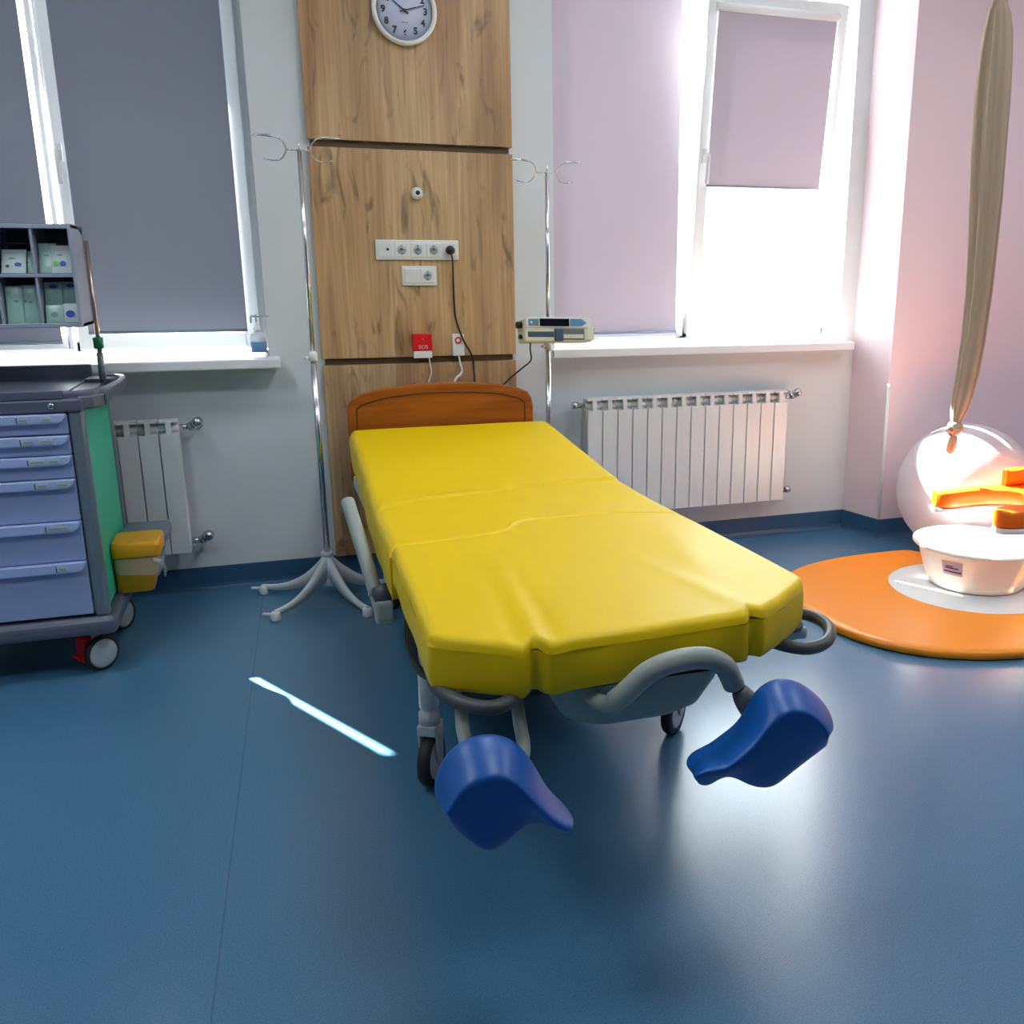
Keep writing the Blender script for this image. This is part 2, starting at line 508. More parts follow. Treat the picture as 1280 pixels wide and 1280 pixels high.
wl, sash = window('window_1', WL[0], WL[1], 1.06, WL[3], (-.775, -.757), 0, .035)
s, _ = sash(-.755, -.030, 1.075, 2.80, .165, 0, .056); handle(s, -.738, .115, 1.86)
s, _ = sash(-1.585, -.776, 1.075, 2.80, .165, 0, .013)
bx(WL[0] - .06, .045, -.15, .16, .995, 1.035).build('window_sill', 'sillw', wl, bevel=.006)
wr, sash = window('window_2', WR[0], WR[1], 1.06, WR[3], (2.015, 2.075), 1, .018)
s, _ = sash(1.335, 2.03, 1.075, 2.80, .165, 0, .035)
LEAN = math.atan(.104)
s, MT = sash(2.055, 2.80, 1.085, 2.66, .165, LEAN, .055); handle(s, 2.083, .115, 1.95, MT)
bx(1.272, 2.925, -.10, .16, .998, 1.038).build('window_sill', 'sillw', wr, bevel=.005)
bx(1.272, 1.2725, -.10, -.085, 1.006, 1.03).build('sill_end_cap', 'black', wr)

# roller blinds
def roller(label, x0, x1, y, z0, z1, m, mt=None, cas=None):
    root = thing('roller_blind', label, 'blind', ((x0 + x1) / 2, y, z1), 'roller blinds on the windows')
    bx(x0, x1, y - .001, y + .001, z0, z1, mt).build('blind_fabric', m, root)
    p = [Vector((x0, y, z0)), Vector((x1, y, z0))]; q = [Vector((x0 - .01, y + .002, z1 + .015)), Vector((x1 + .01, y + .002, z1 + .015))]
    if mt is not None: p = [mt @ v for v in p]; q = [mt @ v for v in q]
    MB().tube(p, .006, 8).build('bottom_bar', 'orgbox' if m == 'blindlit' else 'cartpost', root)
    MB().tube(q, .019, 14).build('blind_cassette', 'pvc', root)
    return root
roller('roller blind in a shaded dark grey, wide one above the left sill, right of the window handle', -.712, -.080, .105, 1.142, 2.78, 'blindshaded')
roller('roller blind in a shaded dark grey at the far left edge, behind the compartment box', -1.53, -.815, .105, 1.105, 2.78, 'blindshaded')
roller('long roller blind in a brightly lit pale lilac beside the oak panelling, left half of the right window', 1.338, 1.985, .105, 1.098, 2.78, 'blindlit')
roller('short roller blind in a brightly lit pale lilac on the tilted-open window sash', 2.100, 2.735, .105, 1.815, 2.585, 'blindlit', MT)

# ------------------------------------------------------------------ oak panels behind the bed
def panel(label, z0, z1, y=-.03):
    root = thing('oak_panel', label, 'wall panel', (.665, 0, z0), 'oak panels behind the bed')
    bx(.222, 1.107, y, -.012, z0, z1).build('panel_board', 'oak', root, bevel=.0015)
    bx(.235, 1.095, -.012, -.001, z0 + .02, z1 - .02).build('mounting_batten', 'backing', root)
panel('oak-effect wall panel behind the round clock, topmost of the three', 1.935, 2.82)
panel('oak-effect wall panel carrying the sockets and call boxes, middle of the three', 1.018, 1.905)
panel('oak-effect wall panel behind the headboard, lowest of the three', .104, .988)
tag(bx(.235, 1.095, -.011, -.001, .99, 1.016).build('gap_strip', 'backing'), 'dark strip in the gap between the middle and lowest oak panels', 'strip')
tag(bx(.235, 1.095, -.011, -.001, 1.907, 1.933).build('gap_strip', 'backing'), 'dark strip in the gap between the top and middle oak panels', 'strip')

# clock
cx, cz, cy = .650, 2.452, -.03
ck = thing('wall_clock', 'round white wall clock with black numerals on the oak panel', 'clock', (cx, cy, cz))
MB().lathe([(.125, 0), (.134, .006), (.136, .022), (.131, .034), (.122, .036), (.118, .028), (.116, .020)], (cx, cy, cz), (0, -1, 0), 64, close=True).build('clock_rim', 'rim', ck)
MB().lathe([(.0, .014), (.119, .014), (.119, .004), (0, .004)], (cx, cy, cz), (0, -1, 0), 64, close=True).build('clock_dial', 'dial', ck)
tt = []
for k in range(1, 13):
    a = PI / 2 - k * PI / 6
    tt.append(text(str(k), .037, (cx + .088 * math.cos(a), cy - .0152, cz + .088 * math.sin(a)), 'black', ck, bold=.0013))
for o in tt: o.name = 'numeral'
def hand(name, ang, ln, wd, y):
    mt = Matrix.Translation((cx, y, cz)) @ Matrix.Rotation(ang, 4, 'Y')
    MB().prism([(-wd, -.02), (wd, -.02), (wd * .5, ln), (-wd * .5, ln)], 0, -.0015, 'XZ').build(name, 'black', ck).matrix_basis = mt
# (hands built around the origin, then placed)
hand('hour_hand', R_(-54), .062, .004, cy - .019)
hand('minute_hand', R_(74), .088, .003, cy - .022)
MB().cyl((cx, cy - .014, cz), (cx, cy - .026, cz), .006).build('hand_boss', 'black', ck)
bx(cx - .014, cx + .014, cy - .0153, cy - .0145, cz - .047, cz - .044).build('dial_mark', 'greyink', ck)

# round gas outlet
g = thing('gas_outlet', 'small round white and steel outlet with a dark centre above the sockets', 'outlet', (.671, -.03, 1.728))
MB().lathe([(.024, 0), (.026, .006), (.024, .014), (.019, .018), (.019, .028), (.016, .032)], (.671, -.03, 1.728), (0, -1, 0), 32).build('outlet_ring', 'white', g)
MB().lathe([(.029, 0), (.029, .006), (.024, .009)], (.671, -.03, 1.728), (0, -1, 0), 6).build('outlet_base', 'steel', g)
MB().lathe([(.0095, .030), (.0095, .0345), (.0, .0345)], (.671, -.03, 1.728), (0, -1, 0), 20).build('outlet_hole', 'black', g)

# sockets
def socket(root, x, z):
    m = MB().box(x - .031, x + .031, -.044, -.038, z - .031, z + .031); m.build('socket_cover', 'white', root, bevel=.002)
    MB().lathe([(.0215, .014), (.0205, .0165), (.0195, .0145), (.0195, .0143)], (x, -.03, z), (0, -1, 0), 32, close=True).build('socket_rim', 'white', root)
    MB().lathe([(.0192, .0138), (.0192, .0146), (0, .0146)], (x, -.03, z), (0, -1, 0), 32).build('socket_well', 'labelgrey', root)
    d = MB()
    for s in (-1, 1): d.cyl((x + s * .0095, -.0444, z), (x + s * .0095, -.0455, z), .003, n=12)
    for s in (-1, 1): d.box(x - .003, x + .003, -.0456, -.0444, z + s * .018 - .003, z + s * .018 + .003)
    d.lathe([(.007, .0148), (.007, .0152), (0, .0152)], (x, -.03, z + .0035), (0, -1, 0), 20)
    d.build('socket_contacts', 'jointgrey', root)
zc = 1.4875
s5 = thing('socket_strip', 'long white five-gang socket strip on the middle oak panel', 'socket', (.6635, -.03, zc))
bx(.480, .847, -.040, -.03, 1.445, 1.530).build('socket_frame', 'white', s5, bevel=.003)
for k in range(1, 4): socket(s5, .5215 + .071 * k, zc)
bx(.4905, .5525, -.044, -.038, zc - .031, zc + .031).build('data_outlet', 'white', s5, bevel=.002)
MB().cyl((.531, -.044, zc + .002), (.531, -.048, zc + .002), .0055).build('data_port', 'black', s5)
bx(.499, .545, -.0448, -.044, zc - .022, zc - .006).build('data_label', 'sillw', s5)
bx(.7745, .8365, -.044, -.038, zc - .031, zc + .031).build('socket_cover', 'white', s5, bevel=.002)
zb = 1.3765
s2 = thing('socket_strip', 'short white two-gang switch and socket plate below the long strip', 'socket', (.667, -.03, zb))
bx(.590, .744, -.040, -.03, zb - .0425, zb + .0425).build('socket_frame', 'white', s2, bevel=.003)
socket(s2, .703, zb)
mm = MB(); mm.prism([(-.044, zb - .031), (-.049, zb + .031), (-.038, zb + .031), (-.038, zb - .031)], .601, .663, 'YZ')
mm.build('switch_rocker', 'white', s2, bevel=.0015)
# plug and cable
pc = thing('power_cable', 'black plug and cable hanging from the right end of the socket strip', 'cable', (.8055, -.046, zc))
MB().lathe([(.0, .052), (.012, .052), (.019, .044), (.0195, .020), (.019, .0155)], (.8055, -.03, zc), (0, -1, 0), 24, close=True).build('plug', 'black', pc)
MB().tube(smooth_path([(.8055, -.075, zc - .01), (.812, -.072, zc - .05), (.816, -.05, 1.36), (.818, -.045, 1.25), (.824, -.044, 1.18), (.852, -.06, 1.09), (.888, -.06, 1.02), (.896, -.06, .96), (.893, -.08, .80), (.88, -.09, .4)], 6), .0042, 8).build('cable', 'black', pc)

# SOS box
sb = thing('call_box', 'red and white SOS call box low on the middle oak panel', 'call box', (.667, -.03, 1.066))
bx(.622, .710, -.052, -.03, 1.045, 1.122).build('upper_cover', 'red', sb, bevel=.004)
bx(.624, .708, -.050, -.03, 1.012, 1.044).build('lower_cover', 'white', sb, bevel=.003)
text('SOS', .024, (.668, -.0526, 1.062), 'pinklabel', sb)
MB().cyl((.667, -.052, 1.098), (.667, -.0535, 1.098), .003, n=12).build('indicator', 'orange', sb)
MB().tube(smooth_path([(.694, -.045, 1.012), (.696, -.055, .98), (.699, -.06, .95), (.690, -.06, .92), (.680, -.07, .88), (.68, -.08, .7)], 5), .003, 8).build('pull_cord', 'white', sb)
nb = thing('call_box', 'small white nurse call box with a red ring, right of the red box', 'call box', (.832, -.03, 1.066))
bx(.803, .858, -.050, -.03, 1.018, 1.118).build('box_body', 'white', nb, bevel=.004)
MB().lathe([(.009, 0), (.009, .003), (.0155, .003), (.0155, 0)], (.829, -.050, 1.089), (0, -1, 0), 24, close=True).build('red_ring', 'redbrake', nb)
MB().cyl((.829, -.050, 1.089), (.829, -.0535, 1.089), .007).build('call_button', 'white', nb)
MB().tube(smooth_path([(.832, -.042, 1.018), (.835, -.05, .985), (.842, -.055, .955), (.835, -.06, .935), (.805, -.07, .905), (.79, -.08, .8)], 5), [.0038] * 13 + [.006] * 13, 8).build('call_cord', 'white', nb)

# ------------------------------------------------------------------ radiators
def radiator(label, x0, n, pitch, z0, z1, valves, yf=-.12):
    root = thing('radiator', label, 'radiator', (x0 + n * pitch / 2, -.08, z0))
    proto = None
    for k in range(n):
        xc = x0 + pitch * (k + .5)
        if proto is None:
            w = pitch - .0045
            m = MB()
            m.box(xc - w / 2, xc + w / 2, yf, yf + .006, z0, z1 - .058)
            m.box(xc - w / 2, xc + w / 2, yf + .004, yf + .075, z1 - .010, z1)
            m.prism([(yf, z1 - .060), (yf + .012, z1 - .060), (yf + .020, z1 - .012), (yf + .012, z1 - .002), (yf + .004, z1 - .004)], xc - .011, xc + .011, 'YZ')
            m.box(xc - w / 2, xc + w / 2, yf + .030, yf + .034, z0, z1 - .045)
            m.box(xc - .003, xc + .003, yf + .005, yf + .078, z0 + .01, z1 - .008)
            m.cyl((xc, yf + .045, z0 + .01), (xc, yf + .045, z1 - .02), .016, n=12)
            m.cyl((xc - pitch / 2, yf + .045, z1 - .038), (xc + pitch / 2, yf + .045, z1 - .038), .021, n=14)
            m.cyl((xc - pitch / 2, yf + .045, z0 + .038), (xc + pitch / 2, yf + .045, z0 + .038), .021, n=14)
            m.box(xc - w / 2, xc + w / 2, yf + .070, yf + .075, z0, z1 - .012)
            proto = m.build('radiator_section', 'enamel', root, bevel=.0015, seg=1)
        else:
            c = proto.copy(); COL.objects.link(c); c.location = ((k) * pitch, 0, 0)
    x1 = x0 + n * pitch
    for (xs, z, big) in valves:
        v = MB()
        d = 1 if xs > 0 else -1
        xe = x1 if d > 0 else x0
        yv = yf + .045
        v.cyl((xe, yv, z), (xe + d * .035, yv, z), .013, n=16)
        v.cyl((xe + d * .035, yv, z), (xe + d * .06, yv - .0, z + .004), .018, n=6)
        if big:
            v.lathe([(.008, 0), (.020, .004), (.022, .03), (.016, .044), (0, .046)], (xe + d * .055, yv, z + .006), (d * .6, -.45, .5), 20)
            v.cyl((xe + d * .065, yv, z), (xe + d * .065, -.003, z), .009, n=12)
            v.lathe([(.024, 0), (.022, .004), (.010, .006)], (xe + d * .065, -.002, z), (0, -1, 0), 20)
        v.build('radiator_valve', 'chrome', root)
    return root
radiator('long white sectional radiator under the right window', 1.432, 14, .0785, .22, .80, [(1, .765, True), (1, .262, False), (-1, .765, False)])
radiator('white sectional radiator half hidden behind the drawer trolley', -1.185, 10, .08, .207, .787, [(1, .752, True), (1, .250, True)])

# ------------------------------------------------------------------ hand sanitiser on the left sill
bt = thing('sanitiser_bottle', 'clear bottle with a dispensing nozzle on the end of the left window sill', 'bottle', (-.038, -.02, 1.035))
MB().lathe([(0, 0), (.030, 0), (.033, .006), (.033, .080), (.028, .096), (.013, .106), (.013, .112)], (-.038, -.02, 1.0355), n=32, close=True).build('bottle_body', 'bottle', bt)
MB().lathe([(.016, .108), (.017, .125), (.010, .130), (.006, .145), (.006, .150)], (-.038, -.02, 1.035), n=20).build('bottle_cap', 'white', bt)
m = MB(); m.cyl((-.038, -.02, 1.155), (-.041, -.02, 1.215), .004, n=10); m.tube(smooth_path([(-.041, -.02, 1.205), (-.06, -.03, 1.208), (-.062, -.035, 1.18)], 4), .004, 8)
m.tube([(-.045, -.02, 1.205), (.012, -.02, 1.208)], .0028, 8)
m.build('dispensing_lever', 'steel', bt)
MB().lathe([(0.033, .02), (.0336, .02), (.0336, .065), (.033, .065)], (-.038, -.02, 1.035), n=32, close=True).build('bottle_label', 'pumpblue', bt)
tag(MB().lathe([(0, 0), (.010, 0), (.011, .022), (.006, .026), (0, .027)], (-.004, .03, 1.035), n=16).build('small_cap', 'pumpcream'), 'small cream cap behind the clear bottle on the left sill', 'cap')

# ------------------------------------------------------------------ IV stands
def iv_stand(label, x, y, ztop, coll, reach):
    root = thing('iv_stand', label, 'drip stand', (x, y, 0))
    MB().tube([(x, y, .19), (x, y, coll)], .0125, 16).build('lower_pole', 'chrome', root)
    MB().tube([(x, y, coll - .02), (x + .004, y, ztop)], .0085, 14).build('upper_pole', 'chrome', root)
    MB().lathe([(.014, -.02), (.018, -.016), (.018, .012), (.012, .02)], (x, y, coll), n=20).build('height_collar', 'white', root)
    m = MB(); m.tube([(x - .02, y - .012, coll - .005), (x - .035, y - .02, coll - .006)], .006, 8)
    m.build('collar_knob', 'white', root)
    MB().lathe([(.0, .215), (.026, .213), (.027, .200), (.022, .195), (.021, .12), (.028, .075), (.02, .06), (0, .06)], (x, y, 0), n=24, close=True).build('base_hub', 'ivwhite', root)
    for k, a in enumerate((223, 151, 79, 7, 295)):
        c, s = math.cos(R_(a)), math.sin(R_(a))
        m = MB()
        n = 14; rows = []
        for i in range(n + 1):
            t = i / n
            rr = .018 + (reach[k] - .018) * t
            zt = .042 + .150 * (1 - t) ** 2.4
            hh = .020 + .075 * (1 - t) ** 2.2
            wd = .012 * (1 - .4 * t)
            zb_ = max(zt - hh, .022)
            P = lambda off, z: (x + c * rr - s * off, y + s * rr + c * off, z)
            rows.append([P(-wd, zt), P(-wd * .6, zt + .003), P(wd * .6, zt + .003), P(wd, zt), P(wd, zb_), P(-wd, zb_)])
        m.grid(rows, closed=True)
        m.add(rows[-1], [(0, 1, 2, 3, 4, 5)])
        m.build('base_leg', 'ivwhite', root)
        ex, ey = x + c * (reach[k] - .005), y + s * (reach[k] - .005)
        f = MB(); f.lathe([(0, .0), (.019, 0), (.021, .006), (.021, .030), (.016, .038), (0, .040)], (ex, ey, .0), n=20)
        if k in (0, 1):
            f.box(-.055, 0, -.008, .008, .024, .032, Matrix.Translation((ex, ey, 0)) @ Matrix.Rotation(R_(-18), 4, 'Z'))
        f.build('foot', 'ivwhite', root, bevel=.002)
    m = MB()
    for s in (-1, 1):
        sx = .045
        m.tube([(x, y, ztop), (x + s * sx, y, ztop)], .0028, 8)
        m.tube(smooth_path([(x + s * sx, y, ztop), (x + s * (sx + .008), y - .01, ztop + .022), (x + s * (sx + .03), y - .02, ztop + .040), (x + s * (sx + .075), y - .025, ztop + .044), (x + s * (sx + .115), y - .015, ztop + .046), (x + s * (sx + .112), y, ztop + .050), (x + s * (sx + .07), y, ztop + .052), (x + s * (sx + .04), y - .01, ztop + .046)], 4), .0028, 8)
        m.tube(smooth_path([(x + s * sx, y, ztop), (x + s * (sx + .010), y + .01, ztop - .022), (x + s * (sx + .03), y + .02, ztop - .038), (x + s * (sx + .065), y + .022, ztop - .038), (x + s * (sx + .085), y + .018, ztop - .034)], 4), .0028, 8)
    m.tube([(x + .004, y, ztop - .005), (x + .004, y, ztop + .035)], .003, 8)
    m.build('bag_hooks', 'chrome', root)
    return root
iv_stand('chrome drip stand with white curved feet between the left window and the bed', .172, -.31, 1.855, 1.055, (.32, .32, .25, .32, .32))
iv_stand('chrome drip stand carrying a syringe pump, right of the headboard', 1.215, -.20, 1.815, 1.07, (.25, .25, .15, .25, .25))

# syringe pump on the right stand
pu = thing('syringe_pump', 'cream syringe pump with blue keypad clamped on the right drip stand', 'syringe pump', (1.215, -.30, 1.09))
PT = Matrix.Translation((1.208, -.32, 1.142)) @ Matrix.Rotation(R_(4), 4, 'Z') @ Matrix.Rotation(R_(1.5), 4, 'Y') @ Matrix.Rotation(R_(-8), 4, 'X')
def pb(x0, x1, y0, y1, z0, z1): return MB().box(x0, x1, y0, y1, z0, z1, PT)
pb(-.155, .165, -.05, .05, -.055, .045).build('pump_body', 'pumpcream', pu, bevel=.008)
pb(-.150, .150, -.056, -.045, .006, .052).build('control_panel', 'pumpwhite', pu, bevel=.004)
pb(-.138, -.090, -.0575, -.055, .013, .043).build('status_keys', 'pumpteal', pu, bevel=.001)
MB().lathe([(.006, 0), (.006, .001), (0, .001)], PT @ Vector((-.126, -.0575, .028)), PT.to_3x3() @ Vector((0, -1, 0)), 14).build('start_key', 'dial', pu)
pb(-.112, -.094, -.0582, -.057, .017, .022).build('stop_key', 'red', pu)
pb(-.086, .052, -.0575, -.055, .012, .045).build('display', 'display', pu, bevel=.001)
MB().prism([(.056, .012), (.112, .012), (.134, .028), (.112, .044), (.056, .044)], -.0575, -.055, 'XZ').build('keypad', 'pumpblue', pu).matrix_basis = PT
pb(-.140, -.02, -.052, -.0495, -.034, -.010).build('syringe_tray', 'traydark', pu, bevel=.002)
pb(.022, .125, -.0515, -.0495, -.046, .002).build('plunger_recess', 'jointgrey', pu, bevel=.002)
pb(.025, .120, -.054, -.051, -.040, -.022).build('plunger_rod', 'pumpcream', pu, bevel=.002)
pb(-.018, .020, -.068, -.045, -.052, .002).build('syringe_clamp', 'traydark', pu, bevel=.004)
pb(.130, .172, -.055, .045, -.050, .012).build('plunger_head', 'pumpcream', pu, bevel=.006)
m = MB()
m.tube([PT @ Vector((-.155, -.01, .020)), PT @ Vector((-.178, -.01, .020))], .014, 14)
m.tube([PT @ Vector((-.155, -.01, -.030)), PT @ Vector((-.168, -.01, -.030))], .010, 12)
m.tube([PT @ Vector((.172, -.02, .0)), PT @ Vector((.184, -.02, .004))], .006, 10)
m.build('side_knobs', 'black', pu)
pb(-.02, .03, .05, .085, -.03, .02).build('pole_clamp', 'jointgrey', pu, bevel=.003)
MB().tube(smooth_path([PT @ Vector((-.112, .0, -.055)), (1.098, -.32, 1.06), (1.105, -.30, 1.01), (1.075, -.25, .97), (1.03, -.17, .91), (1.0, -.12, .84), (.98, -.10, .6)], 6), .0035, 8).build('pump_cable', 'black', pu)

# ------------------------------------------------------------------ delivery bed
bed = thing('delivery_bed', 'birthing bed with a bright yellow mattress, wooden headboard and blue leg rests', 'bed', (.70, -1.5, 0))
# headboard
hb = [(.300, .50), (.300, .80), (.308, .838), (.326, .864), (.360, .880), (.46, .903), (.58, .915), (.715, .919), (.85, .915), (.97, .903), (1.07, .880), (1.105, .864), (1.123, .838), (1.131, .80), (1.131, .50)]
MB().prism(hb, -.235, -.205, 'XZ').build('headboard', 'headwood', bed, bevel=.007, seg=3)
gp = []
for (x, z) in ((.340, .52), (.340, .792), (.350, .822), (.375, .838), (.47, .862), (.59, .873), (.715, .877), (.84, .873), (.96, .862), (1.056, .838), (1.081, .822), (1.091, .792), (1.091, .52)):
    gp.append((x, -.2355, z))
MB().tube(smooth_path(gp, 4), .0035, 6).build('headboard_groove', 'headgroove', bed)
M_ = MB(); M_.box(.42, .50, -.29, -.235, .45, .60); M_.box(.93, 1.01, -.29, -.235, .45, .60); M_.build('headboard_bracket', 'bedgrey', bed, bevel=.004)

def xl(y):
    t = (y + .3) / (-2.75 + .3); return .300 + (-.058) * t
def xr(y):
    t = (y + .3) / (-2.75 + .3); return 1.180 + (-.028) * t
def ztop(y):
    pts = [(-.28, .742), (-.8, .705), (-1.3, .667), (-1.6, .668), (-1.95, .682), (-2.4, .694), (-2.8, .703)]
    for (a, za), (b, zb_) in zip(pts, pts[1:]):
        if y >= b:
            t = (y - a) / (b - a); t = max(0, t)
            t2 = t
            return za + (zb_ - za) * t2
    return pts[-1][1]
def interp(pts, x):
    if x <= pts[0][0]: return pts[0][1]
    for (a, ya), (b, yb) in zip(pts, pts[1:]):
        if x <= b: return ya + (yb - ya) * (x - a) / (b - a)
    return pts[-1][1]
def sm(pts, x, w=.012):
    return (interp(pts, x - w) + interp(pts, x) * 2 + interp(pts, x + w)) / 4

def cushion(name, yb, yf, thick, r, extra, inset=0.0, nx=90, ny=220, parent=bed):
    """upholstered pad: yb(x) head end, yf(x) foot end, rounded upper edge, skirt below"""
    def param(n):
        L = [0, .004, .009, .015, .022, .030, .040]
        mid = [L[-1] + (1 - 2 * L[-1]) * k / (n - 14) for k in range(1, n - 14)]
        return L + mid + [1 - q for q in reversed(L)]
    U, V = param(nx), param(ny)
    rows = []; info = []
    for v in V:
        row = []
        for u in U:
            x = .29 + .88 * u
            y0, y1 = yb(x), yf(x)
            y = y0 + (y1 - y0) * v
            a, b = xl(y) + inset, xr(y) - inset
            X = a + (b - a) * u
            y0, y1 = yb(X), yf(X)
            Y = y0 + (y1 - y0) * v
            dx = min(u, 1 - u) * (b - a)
            dy = min(v, 1 - v) * abs(y1 - y0)
            ax, ay = max(0, r - dx), max(0, r - dy)
            q = min(r, math.hypot(ax, ay))
            drop = r - math.sqrt(max(0, r * r - q * q))
            z = ztop(Y) - drop + extra(X, Y) * min(1, dx / .03 + .0) * 1.0
            row.append((X, Y, z))
        rows.append(row)
    m = MB(); m.grid(rows)
    # skirt
    H, W = len(rows), len(rows[0])
    loop = [(0, j) for j in range(W)] + [(i, W - 1) for i in range(1, H)] + [(H - 1, j) for j in range(W - 2, -1, -1)] + [(i, 0) for i in range(H - 2, 0, -1)]
    cxm = sum(p[0] for p in rows[H // 2]) / W
    rings = []
    for k, (dz, ins) in enumerate(((0, 0), (.02, -.002), (.05, -.0025), (thick - r - .012, -.001), (thick - r - .003, .004), (thick - r, .014))):
        ring = []
        for (i, j) in loop:
            p = Vector(rows[i][j])
            base = ztop(p.y) - r
            n = Vector((0, 0, 0))
            if j == 0: n.x = -1
            if j == W - 1: n.x = 1
            if i == 0: n.y = 1
            if i == H - 1: n.y = -1
            wob = .0015 * math.sin(p.x * 31 + p.y * 17 + k)
            ring.append((p.x - n.x * (ins + wob), p.y - n.y * (ins + wob), min(p.z, base + .001) - dz))
        rings.append(ring)
    m.grid(rings, closed=True)
    ring = rings[-1]; k0 = len(m.v); m.v += ring; n = len(ring)
    m.f.append(tuple(k0 + k for k in range(n))); m.sm.append(False)
    o = m.build(name, 'yellow', parent)
    return o

SEAM2 = [(.24, -1.955), (.40, -1.935), (.54, -1.905), (.60, -1.885), (.66, -1.80), (.72, -1.775), (.90, -1.775), (1.00, -1.79), (1.16, -1.86)]
SEAM1 = [(.24, -1.56), (.27, -1.50), (.32, -1.44), (.42, -1.385), (.60, -1.335), (.80, -1.31), (1.18, -1.27)]
def ybk(x): return -.290 - .010 * abs((x - .73) / .44) ** 6
def ys2(x): return sm(SEAM2, x)
FRONT = [(.235, -2.600), (.25, -2.655), (.29, -2.690), (.36, -2.735), (.415, -2.765), (.4395, -2.735), (.4405, -2.735), (.46, -2.765), (.68, -2.762), (.90, -2.752), (.9165, -2.715), (.9175, -2.715), (.935, -2.742), (1.00, -2.70), (1.10, -2.615), (1.13, -2.585), (1.17, -2.50)]
def yfr(x): return sm(FRONT, x, .005)
def g(d, s): return math.exp(-(d / s) ** 2)
def ext_back(x, y):
    d = y - interp(SEAM1, x)
    e = (.009 * math.exp(-max(0, d) / .07)) * (1 / (1 + math.exp(-(d) / .0022))) - .002 * g(d + .008, .008)
    e += .0015 * math.sin(x * 9 + y * 5) * math.sin(y * 7 - 1)
    # soft folds fanning from the seam
    d2 = y - (-1.60 + .10 * (x - .7)); e += .002 * g(d2, .03) * g(x - .85, .25)
    e += .010 * g(y - ys2(x) - .02, .030) * g(x - .64, .05)
    return e
def seg_d(x, y, a, b):
    ax, ay = a; bx_, by = b; L = (bx_ - ax) ** 2 + (by - ay) ** 2
    t = max(0, min(1, ((x - ax) * (bx_ - ax) + (y - ay) * (by - ay)) / L))
    return math.hypot(x - ax - t * (bx_ - ax), y - ay - t * (by - ay)), t
def ext_foot(x, y):
    e = .0018 * math.sin(x * 8 + 1) * math.sin(y * 6)
    d, t = seg_d(x, y, (.50, -2.12), (.445, -2.74)); e += (.0045 * t + .001) * g(d, .022) - .005 * t * g(d - .035, .02)
    d, t = seg_d(x, y, (.915, -2.73), (.80, -2.05)); e += .0045 * (1 - t) * g(d, .03)
    d, t = seg_d(x, y, (.32, -2.66), (.42, -2.40)); e += .003 * (1 - t) * g(d, .02)
    d, t = seg_d(x, y, (1.05, -1.9), (.92, -2.6)); e += .0035 * g(d, .05) * math.sin(t * 3.1)
    d, t = seg_d(x, y, (.75, -1.85), (.60, -2.25)); e -= .003 * g(d, .03) * (1 - t)
    return e
cushion('back_cushion', ybk, lambda x: ys2(x) - .001, .150, .030, ext_back)
cushion('foot_cushion', lambda x: ys2(x) + .022, yfr, .112, .024, ext_foot, inset=.006)

# under frame
m = MB(); m.box(.36, 1.06, -1.85, -.35, .42, .50); m.box(.33, 1.10, -1.95, -.30, .505, .545)
m.build('mattress_platform', 'beddark', bed, bevel=.01)
m = MB(); m.box(.30, .36, -2.05, -.35, .50, .55); m.box(1.08, 1.14, -2.05, -.35, .50, .55); m.box(.30, 1.14, -2.60, -1.95, .555, .585)
m.box(.34, .42, -2.0, -1.90, .40, .50); m.box(1.04, 1.12, -2.0, -1.90, .40, .50)
m.build('upper_frame', 'bedlight', bed, bevel=.008)
m = MB(); m.box(.42, 1.0, -1.9, -.5, .16, .30); m.build('base_cover', 'beddark', bed, bevel=.03, seg=3)
m = MB(); m.cyl((.70, -.9, .29), (.70, -.9, .43), .08); m.cyl((.70, -1.5, .29), (.70, -1.5, .43), .08)
m.build('lift_column', 'beddark', bed)
# ribbed hose at the left side
m = MB()
m.tube([(.295, -1.92, .47), (.30, -2.02, .44), (.305, -2.16, .46)], .0001, 6)
for k in range(5):
    a = [(.300 + .004 * k, -1.96 - .012 * k, .52), (.286 + .005 * k, -2.00 - .012 * k, .44 - .01 * k), (.296 + .006 * k, -2.10 - .01 * k, .39), (.315 + .005 * k, -2.2 - .01 * k, .40)]
    m.tube(smooth_path(a, 6), .0042, 8)
m.build('cable_bundle', 'rubber', bed)
m = MB(); m.tube([(.285, -2.08, .56), (.300, -2.30, .52), (.330, -2.46, .47)], .014, 10); m.tube([(.33, -2.46, .47), (.36, -2.0, .42)], .014, 10)
m.build('side_strut', 'bedlight', bed)

